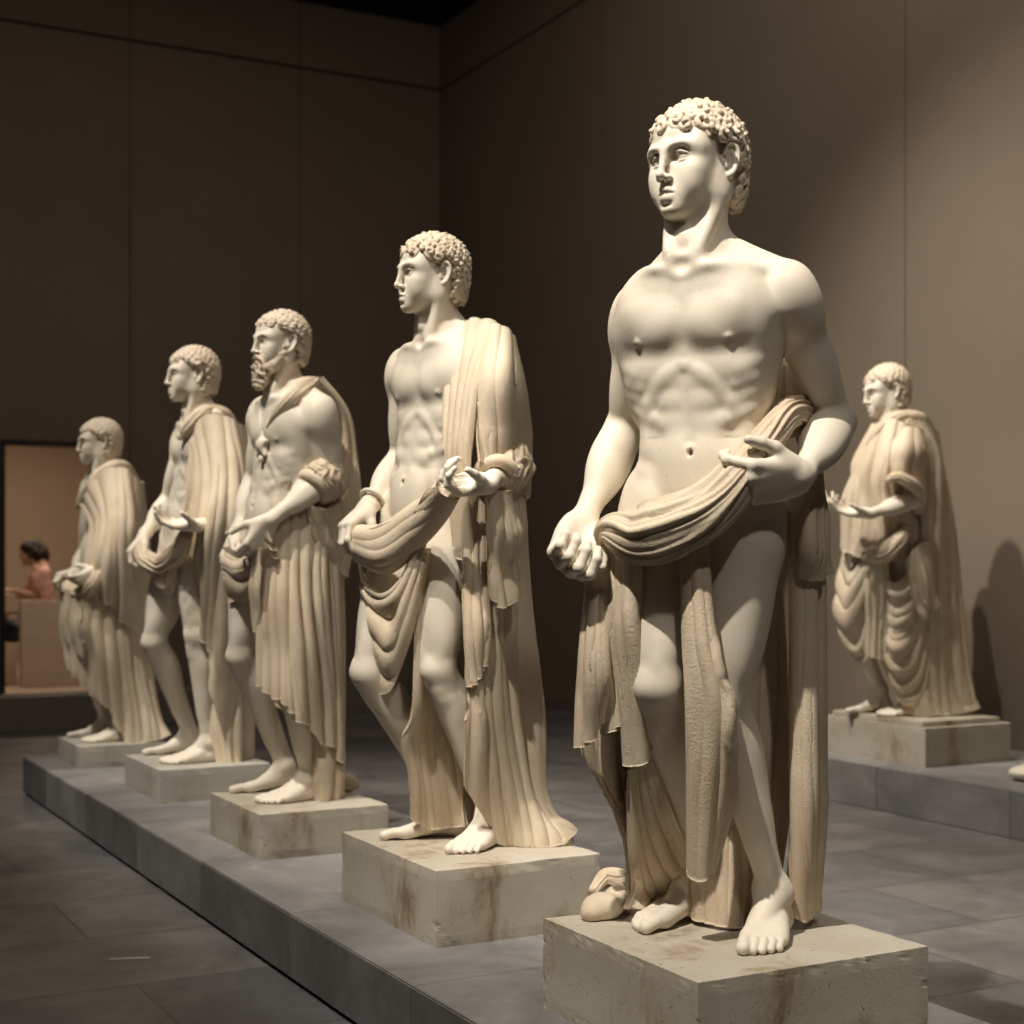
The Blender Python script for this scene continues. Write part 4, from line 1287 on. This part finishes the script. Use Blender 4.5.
def slab(name, b0, b1, a0, a1, z0, z1, mat, parent=None, bevel=0.):
    """box in the hall's axes; its own object axes run along the hall so that tile joints follow it"""
    c = W((b0 + b1) / 2, (a0 + a1) / 2, z0)
    x, y, z = (b1 - b0) / 2, (a1 - a0) / 2, z1 - z0
    import bmesh
    bm = bmesh.new()
    bmesh.ops.create_cube(bm, size=1)
    for v in bm.verts:
        v.co = Vector((v.co.x * 2 * x, v.co.y * 2 * y, (v.co.z + .5) * z))
    if bevel:
        bmesh.ops.bevel(bm, geom=bm.edges[:], offset=bevel, segments=2, affect='EDGES')
    me = bpy.data.meshes.new(name); bm.to_mesh(me); bm.free()
    me.materials.append(mat)
    o = bpy.data.objects.new(name, me); COL.objects.link(o)
    if parent is None:
        o.location = c; o.rotation_euler = (0, 0, ANG)
    else:
        o.location = Vector(c) - parent.location; o.rotation_euler = (0, 0, ANG); o.parent = parent
    return o


def boxes_mesh(name, boxes, mat, parent=None):
    """one mesh of several axis-aligned boxes in hall axes (panels of one wall)"""
    V, Q = [], []
    for (b0, b1, a0, a1, z0, z1) in boxes:
        o = len(V)
        for z in (z0, z1):
            for (b, a) in ((b0, a0), (b1, a0), (b1, a1), (b0, a1)):
                V.append(V3(b, a, z))
        Q += [[o, o + 3, o + 2, o + 1], [o + 4, o + 5, o + 6, o + 7], [o, o + 1, o + 5, o + 4], [o + 1, o + 2, o + 6, o + 5], [o + 2, o + 3, o + 7, o + 6], [o + 3, o, o + 4, o + 7]]
    ob = mesh_obj(name, np.array(V), Q, mat, parent, smooth_=False)
    ob.rotation_euler = (0, 0, ANG)
    return ob


ST = lambda o: tag(o, kind='structure')
BW, AW = 6.52, 13.64           # right wall and back wall
SEAM, CEIL = 5.92, 6.54
BL, AF = -7.0, -3.2            # left wall and the wall behind the viewer
DB0, DB1, DZ0, DZ1 = 2.363, 3.28, .10, 2.285

ST(slab('floor', BL, BW, AF, AW, -.2, 0, M['floor_slate']))
ST(slab('ceiling', BL - .3, BW + .3, AF - .3, AW + .3, CEIL + .6, CEIL + .8, M['ceiling_dark']))
g = .004
# back wall: cloth panels with open joints before a dark backing, and a doorway
seams = [BL] + [x for x in (-6.14, -4.54, -2.94, -1.34, .26, 1.86)] + [3.455, 5.06, BW]
pan = []
for x0, x1 in zip(seams[:-1], seams[1:]):
    for z0, z1 in ((0, SEAM - .012), (SEAM + .012, CEIL)):
        X0, X1 = x0 + g, x1 - g
        if z0 == 0 and X1 > DB0 and X0 < DB1:
            if X0 < DB0:
                pan.append((X0, DB0, AW, AW + .05, z0, z1))
            if X1 > DB1:
                pan.append((DB1, X1, AW, AW + .05, z0, z1))
            pan.append((max(X0, DB0), min(X1, DB1), AW, AW + .05, DZ1, z1))
        else:
            pan.append((X0, X1, AW, AW + .05, z0, z1))
ST(boxes_mesh('wall_back', pan, M['wall_cloth']))
ST(boxes_mesh('wall_back_lining', [(BL, DB0 - .02, AW + .05, AW + .12, 0, CEIL), (DB1 + .02, BW + .15, AW + .05, AW + .12, 0, CEIL), (DB0 - .02, DB1 + .02, AW + .05, AW + .12, DZ1 + .02, CEIL), (BL - .1, BW + .12, AW + .05, AW + .12, CEIL, CEIL + .6), (BL - .12, BL - .05, AF - .1, AW + .12, CEIL, CEIL + .6), (BL - .1, BW + .12, AF - .12, AF - .05, CEIL, CEIL + .6)], M['gap_dark']))
pan = []
ss = [AF, .1, 3.6, 7.08, 10.58, AW]
for y0, y1 in zip(ss[:-1], ss[1:]):
    for z0, z1 in ((0, SEAM - .012), (SEAM + .012, CEIL)):
        pan.append((BW, BW + .05, y0 + g, y1 - g, z0, z1))
ST(boxes_mesh('wall_right', pan, M['wall_cloth']))
ST(boxes_mesh('wall_right_lining', [(BW + .05, BW + .12, AF - .1, AW + .12, 0, CEIL + .6)], M['gap_dark']))
ST(boxes_mesh('wall_left', [(BL - .12, BL, AF, AW, 0, CEIL)], M['wall_cloth']))
ST(boxes_mesh('wall_front', [(BL, BW, AF - .12, AF, 0, CEIL)], M['wall_cloth']))
ST(boxes_mesh('baseboard_right', [(BW - .015, BW, AF, AW, 0, .09)], M['step_dark']))
ST(boxes_mesh('baseboard_back', [(3.5, BW - .02, AW - .015, AW, 0, .09)], M['step_dark']))
# doorway frame
ST(boxes_mesh('door_1', [(DB0 - .03, DB0 + .015, AW - .03, AW + .13, 0, DZ1 + .03), (DB1 - .015, DB1 + .03, AW - .03, AW + .13, 0, DZ1 + .03), (DB0 + .015, DB1 - .015, AW - .03, AW + .13, DZ1 - .015, DZ1 + .03)], M['dark_wood']))
# the lit room beyond
RA = 18.2
ST(boxes_mesh('floor_inner', [(-1.5, 6.4, AW, RA, -.1, DZ0)], M['room_beige']))
ST(boxes_mesh('wall_inner_back', [(-1.5, 6.4, RA, RA + .1, 0, 3.2)], M['room_beige']))
ST(boxes_mesh('wall_inner_left', [(-1.6, -1.5, AW + .12, RA, 0, 3.2)], M['room_beige']))
ST(boxes_mesh('wall_inner_right', [(6.4, 6.5, AW + .12, RA, 0, 3.2)], M['room_beige']))
ST(boxes_mesh('ceiling_inner', [(-1.6, 6.5, AW + .12, RA, 3.0, 3.1)], M['room_beige']))

# long low step before the doorway
tag(slab('floor_step', .3, 5.2, 11.75, 12.15, 0, .255, M['step_dark'], bevel=.006), 'long low dark step on the floor before the lit doorway', 'step')


# platforms
def on_edge(pt):
    return float(np.dot(pt, BV)), float(np.dot(pt, AV))


eb, ea = on_edge(V3(-2.68, 8.38, 0))
tag(slab('display_platform', eb, eb + 1.06, .2, ea, .012, .204, M['platform_slate'], bevel=.004), 'long low grey slate platform carrying the row of five statues', 'platform')
eb2, ea2 = on_edge(V3(1.978, 7.61, 0))
tag(slab('display_platform', eb2, BW - .02, 2.6, ea2 + 1.85, .0, .222, M['platform_slate'], bevel=.004), 'grey stone platform against the right wall under the lone toga-clad statue', 'platform')


def plinth(cx, cy, wb, wa, z0, z1, mat, label, seed, chip=.003):
    """weathered stone block with slightly chipped edges"""
    n = 26
    rs = np.random.RandomState(seed)
    import bmesh
    bm = bmesh.new()
    bmesh.ops.create_cube(bm, size=1)
    bmesh.ops.subdivide_edges(bm, edges=bm.edges[:], cuts=n, use_grid_fill=True)
    h = z1 - z0
    for v in bm.verts:
        p = np.array(v.co)
        q = V3(p[0] * wb, p[1] * wa, (p[2] + .5) * h)
        near = 0
        d = [wb / 2 - abs(q[0]), wa / 2 - abs(q[1]), min(q[2], h - q[2])]
        ds = sorted(d)
        if ds[1] < .03 and not (d[2] < .03 and q[2] < h / 2 and min(d[0], d[1]) > .03):                                   # along an edge: worn and chipped
            w = (1 - ds[1] / .03)
            amt = chip * w * (.35 + 1.3 * max(0, vnoise(q[0] * 9 + q[1] * 11 + q[2] * 13, seed)) ** 2 + (1.6 * max(0, vnoise(q[0] * 40 + q[1] * 37 + q[2] * 41, seed + 1) - .45)))
            q[:2] *= 1 - amt / max(wb, wa) * 2
            if d[2] < .03 and q[2] > h / 2:
                q[2] -= amt * .8
        v.co = q
    bm.normal_update()
    me = bpy.data.meshes.new('stone_plinth'); bm.to_mesh(me); bm.free()
    me.materials.append(mat)
    o = bpy.data.objects.new('stone_plinth', me); COL.objects.link(o)
    o.location = (cx, cy, z0); o.rotation_euler = (0, 0, ANG)
    tag(o, label, 'plinth')
    return o


plinth(.501, 3.545, .625, .645, .204, .42, M['plinth_stone'], 'weathered limestone plinth under the largest front statue, cut off by the frame', 3)
plinth(-.14, 4.665, .535, .695, .204, .42, M['plinth_stone'], 'stained stone plinth under the statue with the open hand, second from the front', 5)
plinth(-.822, 5.85, .50, .60, .204, .369, M['plinth_stone'], 'square stone plinth under the bearded statue', 7)
plinth(-1.475, 7.14, .51, .62, .204, .352, M['pale_stone'], 'low grey stone plinth under the bare-legged cloaked statue', 9)
plinth(-2.15, 8.20, .45, .52, .204, .319, M['pale_stone'], 'smallest thin grey plinth under the farthest statue of the row', 11)
p6 = plinth(2.18, 8.26, .60, .78, .222, .424, M['plinth_stone'], 'sand-coloured stone plinth with a thin top slab on the right-hand platform', 13)
o6 = slab('top_slab', -.27, .27, -.35, .36, 0, .028, M['plinth_stone'], bevel=.004)
o6.parent = p6; o6.location = (-.01, .0, .202); o6.rotation_euler = (0, 0, 0)

# scrap of white tape on the floor
c = V3((109 - CX) / FPX * 4.9, 1.28 * FPX / 400, .0)
tp = boxes_mesh('tape_scrap', [(0, .13, 0, .014, .0005, .002), (.05, .12, .012, .02, .0005, .002)], M['scuff_white'])
tp.location = c
tp.rotation_euler = (0, 0, .12)
tag(tp, 'small scrap of white tape stuck to the dark floor tiles', 'tape')
# rounded white object at the right end of the far platform
S = Sculpt()
cc = px(1030, 776, 1.06 * FPX / (781 - HZ))
cc[2] = .2235
S.ell(cc + V3(0, 0, .035), (.10, .09, .038), None, .01)
S.ell(cc + V3(.05, .03, .05), (.07, .06, .05), None, .02)
V, Q = S.mesh(.006)
V[:, 2] = np.maximum(V[:, 2], cc[2])
tag(mesh_obj('stone_fragment', V - V3(*cc), Q, M['marble']), 'pale rounded stone fragment at the right frame edge on the platform', 'stone').location = cc

# ---- the room beyond: counter, ledge, seated visitor
def at(u, v, D):
    return px(u, v, D)


def hallbox(name, u0, u1, D, z0, z1, depth, mat, label=None, cat=None, bevel=.008):
    p0, p1 = at(u0, 0, D), at(u1, 0, D)
    b0, a0 = on_edge(p0); b1, _ = on_edge(p1)
    o = slab(name, b0, b1, a0, a0 + depth, z0, z1, mat, bevel=bevel)
    return tag(o, label, cat)


hallbox('counter', 21, 112, 14.15, .10, .905, .10, M['counter_white'], 'cream counter front in the lit room behind the doorway', 'counter')
hallbox('side_table', -12, 20, 14.3, .10, .50, .28, M['counter_white'], 'low cream block beside the counter under a dark bag', 'table')
hallbox('desk_top', -14, 19, 14.75, .925, .95, .5, M['counter_white'], 'pale desk top under the visitor\'s hands', 'desk')
cb = at(11, 0, 14.42)
S = Sculpt()
c = V3(cb[0], cb[1] + .06, .503)
S.ell(c + V3(0, 0, .11), (.11, .07, .11), None, .03); S.ell(c + V3(0, 0, .05), (.13, .08, .05), None, .03)
V, Q = S.mesh(.008)
V[:, 2] = np.maximum(V[:, 2], c[2])
bag = mesh_obj('handbag', V - c, Q, M['black_leather']); bag.location = c
tag(bag, 'black bag standing on the low block beside the counter', 'bag')
S = Sculpt(); S.tube([V3(-.06, 0, .19), V3(-.05, 0, .27), V3(.05, 0, .27), V3(.06, 0, .19)], .010, .01)
V, Q = S.mesh(.006)
mesh_obj('handle', V, Q, M['black_leather'], bag)


def visitor():
    D = 15.1
    f = Figure(D, .92, .10, (0, 0, 0))
    P, k = f.P, f.k
    base = P(47, 600); base[2] = .10
    S = f.S
    f.body(P(33, 567, -.04), 72, V3(P(48, 0)[0], D, .62), 72, P(44, 573, -.14), P(36, 573, .14), lean=(.10, 0), nip=False)
    f.head(P(30, 553, -.03), 78, -14, 0)
    elL, wrL = P(34, 596, -.12), P(14, 590, -.10)
    arm(S, f.shL, elL, wrL, k * .85, 1, f.Rc)
    elR, wrR = P(24, 596, .16), P(8, 590, .06)
    arm(S, f.shR, elR, wrR, k * .85, -1, f.Rc)
    hand(S, wrL, V3(-1, 0, 0), V3(0, .2, -1), 1, k * .95, LOOSE)
    hand(S, wrR, V3(-1, 0, 0), V3(0, -.2, -1), -1, k * .95, LOOSE)
    fw = yawdir(72)
    for m, hp in ((1, f.hipL), (-1, f.hipR)):
        K = hp + fw * .40 + V3(0, 0, -.02); A = V3(K[0] + fw[0] * .04, K[1] + fw[1] * .04, .10 + .085 * k)
        leg(S, hp, K, A, fw, m, k, .10, f.Rp)
    root = empty('person', base, 'seated visitor with dark curly hair and a pink top behind the counter', 'person')
    f.fine_box(f.Hc, V3(.15, .15, .14), .006)
    V, Q = S.mesh(.009, f.fine)
    body = mesh_obj('body', V, Q, M['skin'], root, origin=base)
    # hair: loose curls down to the neck
    H = Sculpt(); rnd = random.Random(4)
    q = lambda x, y, z: f.Hc + k * (x * f.Rh[0] + y * f.Rh[1] + z * f.Rh[2])
    H.ell(q(0, -.025, .045), np.array((.100, .120, .100)) * k, f.Rh, .02)
    H.ell(q(0, -.10, -.04), np.array((.110, .095, .12)) * k, f.Rh, .03)
    H.ell(q(0, .125, -.035), np.array((.075, .105, .085)) * k, f.Rh, .02, 's')
    for i in range(60):
        a = rnd.uniform(0, 6.28); e = rnd.uniform(-.9, 1.2)
        p = V3(math.cos(a) * math.cos(e) * .095, -.05 + math.sin(a) * math.cos(e) * .10, .0 + math.sin(e) * .11)
        if p[1] > .03 and p[2] < .07:
            continue
        H.tube([q(*(p + V3(rnd.uniform(-.02, .02), rnd.uniform(-.02, .02), rnd.uniform(-.02, .02)))) for _ in range(4)], .012, .01)
    V, Q = H.mesh(.007); mesh_obj('hair', V, Q, M['dark_hair'], root, origin=base)
    # top and trousers follow the body
    Tp = Sculpt()
    torso(Tp, f.notch - V3(0, 0, .03) + f.Rc[1] * .008, f.Rc, f.pel, f.Rp, f.shL, f.shR, k * 1.05, nip=False)
    for sh, el in ((f.shL, elL), (f.shR, elR)):
        Tp.cone(sh, sh + (el - sh) * .55, .062, .055, .02)
    Tp.ell(f.nb + V3(0, 0, .03) + f.Rc[1] * .03, (.075, .075, .07), f.Rc, .02, 's')
    V, Q = Tp.mesh(.009); mesh_obj('top', V, Q, M['pink_cloth'], root, origin=base)
    Tr = Sculpt()
    for m, hp in ((1, f.hipL), (-1, f.hipR)):
        K = hp + fw * .40 + V3(0, 0, -.02)
        Tr.cone(hp, K, .100, .072, .03); Tr.cone(K, V3(K[0] + fw[0] * .04, K[1] + fw[1] * .04, .24), .072, .058, .02)
    Tr.ell(f.pel, (.17, .15, .12), f.Rp, .04)
    V, Q = Tr.mesh(.010); mesh_obj('trousers', V, Q, M['brown_cloth'], root, origin=base)
    # stool
    sb = V3(f.pel[0], f.pel[1], .10)
    st = empty('stool', sb, 'dark stool under the seated visitor behind the counter', 'stool')
    Q_ = Sculpt(); Q_.ell(V3(0, 0, .345), (.19, .19, .035), None, .01)
    V, F_ = Q_.mesh(.01); mesh_obj('seat', V, F_, M['dark_wood'], st)
    for i in range(4):
        a = math.pi / 4 + i * math.pi / 2
        Q_ = Sculpt(); Q_.cone(V3(math.cos(a) * .12, math.sin(a) * .12, .335), V3(math.cos(a) * .17, math.sin(a) * .17, .016), .017, .015, .01)
        V, F_ = Q_.mesh(.007); mesh_obj('leg', V, F_, M['dark_wood'], st)


visitor()
# ------------------------------------------------------------------ light and camera
def spot(name, loc, tgt, power, angle, blend=.5, radius=.05, col=(1, .915, .80)):
    l = bpy.data.lights.new(name, 'SPOT')
    l.energy = power; l.spot_size = math.radians(angle); l.spot_blend = blend; l.shadow_soft_size = radius; l.color = col
    o = bpy.data.objects.new(name, l)
    COL.objects.link(o)
    o.location = loc
    o.rotation_euler = (Vector(tgt) - Vector(loc)).to_track_quat('-Z', 'Y').to_euler()
    return o


KEY = V3(-1.6, -2.1, 0)


def key(name, t, power, angle, off=KEY, z=6.25, **kw):
    t = np.asarray(t, float)
    return spot(name, (t[0] + off[0], t[1] + off[1], z), t, power, angle, **kw)


key('spot_front', (.50, 3.5, 1.75), 2150, 30, blend=.9)
key('spot_second', (-.15, 4.65, 1.6), 1780, 28, blend=.9)
key('spot_third', (-.88, 5.85, 1.5), 1600, 28, blend=.9)
key('spot_fourth', (-1.5, 7.1, 1.45), 1550, 28, blend=.9)
key('spot_fifth', (-2.15, 8.15, 1.3), 950, 28, blend=.9)
key('spot_right', (2.6, 8.1, .5), 1350, 74, off=V3(-3.25, -1.4, 0), z=5.9, radius=.06, blend=1.)
key('spot_right_front', (2.15, 8.2, 1.5), 650, 24, blend=.9)
key('side_fill', (.45, 3.9, 1.4), 330, 50, off=V3(1.0, -3.6, 0), blend=1., radius=.15)  # added weak fill that lifts the front figure's shaded arm


def area(name, loc, tgt, power, sx, sy, col):
    l = bpy.data.lights.new(name, 'AREA')
    l.shape = 'RECTANGLE'; l.size = sx; l.size_y = sy; l.energy = power; l.color = col
    o = bpy.data.objects.new(name, l); COL.objects.link(o)
    o.location = loc
    o.rotation_euler = (Vector(tgt) - Vector(loc)).to_track_quat('-Z', 'Y').to_euler()


area('inner_ceiling_light', W(3.2, 15.8, 2.95), W(3.2, 15.8, 0), 60, 3, 1.5, (1, .78, .58))
area('inner_fill', W(3.0, 13.95, 2.85), W(3.0, 14.2, .6), 28, 1.6, .4, (1, .78, .58))  # added fill to brighten the counter front, no real lamp of the room
area('wall_wash', W(3.9, 5.6, 6.3), W(6.5, 6.2, .2), 60, .5, 3.5, (1, .88, .73))  # added area light that brightens the right wall evenly
area('hall_fill', W(1.0, 5.5, 6.9), W(1.0, 5.5, 0), 140, 7, 12, (1, .88, .74))  # added ambient fill over the whole hall, not a ceiling lamp

w = bpy.data.worlds.new('world'); bpy.context.scene.world = w
w.use_nodes = True
w.node_tree.nodes['Background'].inputs[0].default_value = (.02, .018, .016, 1)
w.node_tree.nodes['Background'].inputs[1].default_value = 1

cam = bpy.data.cameras.new('camera')
co = bpy.data.objects.new('camera', cam); COL.objects.link(co)
co.location = (0, 0, EYE); co.rotation_euler = (math.pi / 2, 0, 0)
cam.sensor_width = 36; cam.lens = FPX / 1024 * 36; cam.shift_y = (HZ - 512) / 1024
cam.dof.use_dof = True; cam.dof.focus_distance = 3.75; cam.dof.aperture_fstop = 3.4
cam.clip_start = .05
sc = bpy.context.scene
sc.camera = co
sc.view_settings.view_transform = 'Standard'
sc.view_settings.look = 'None'
sc.view_settings.exposure = -.35
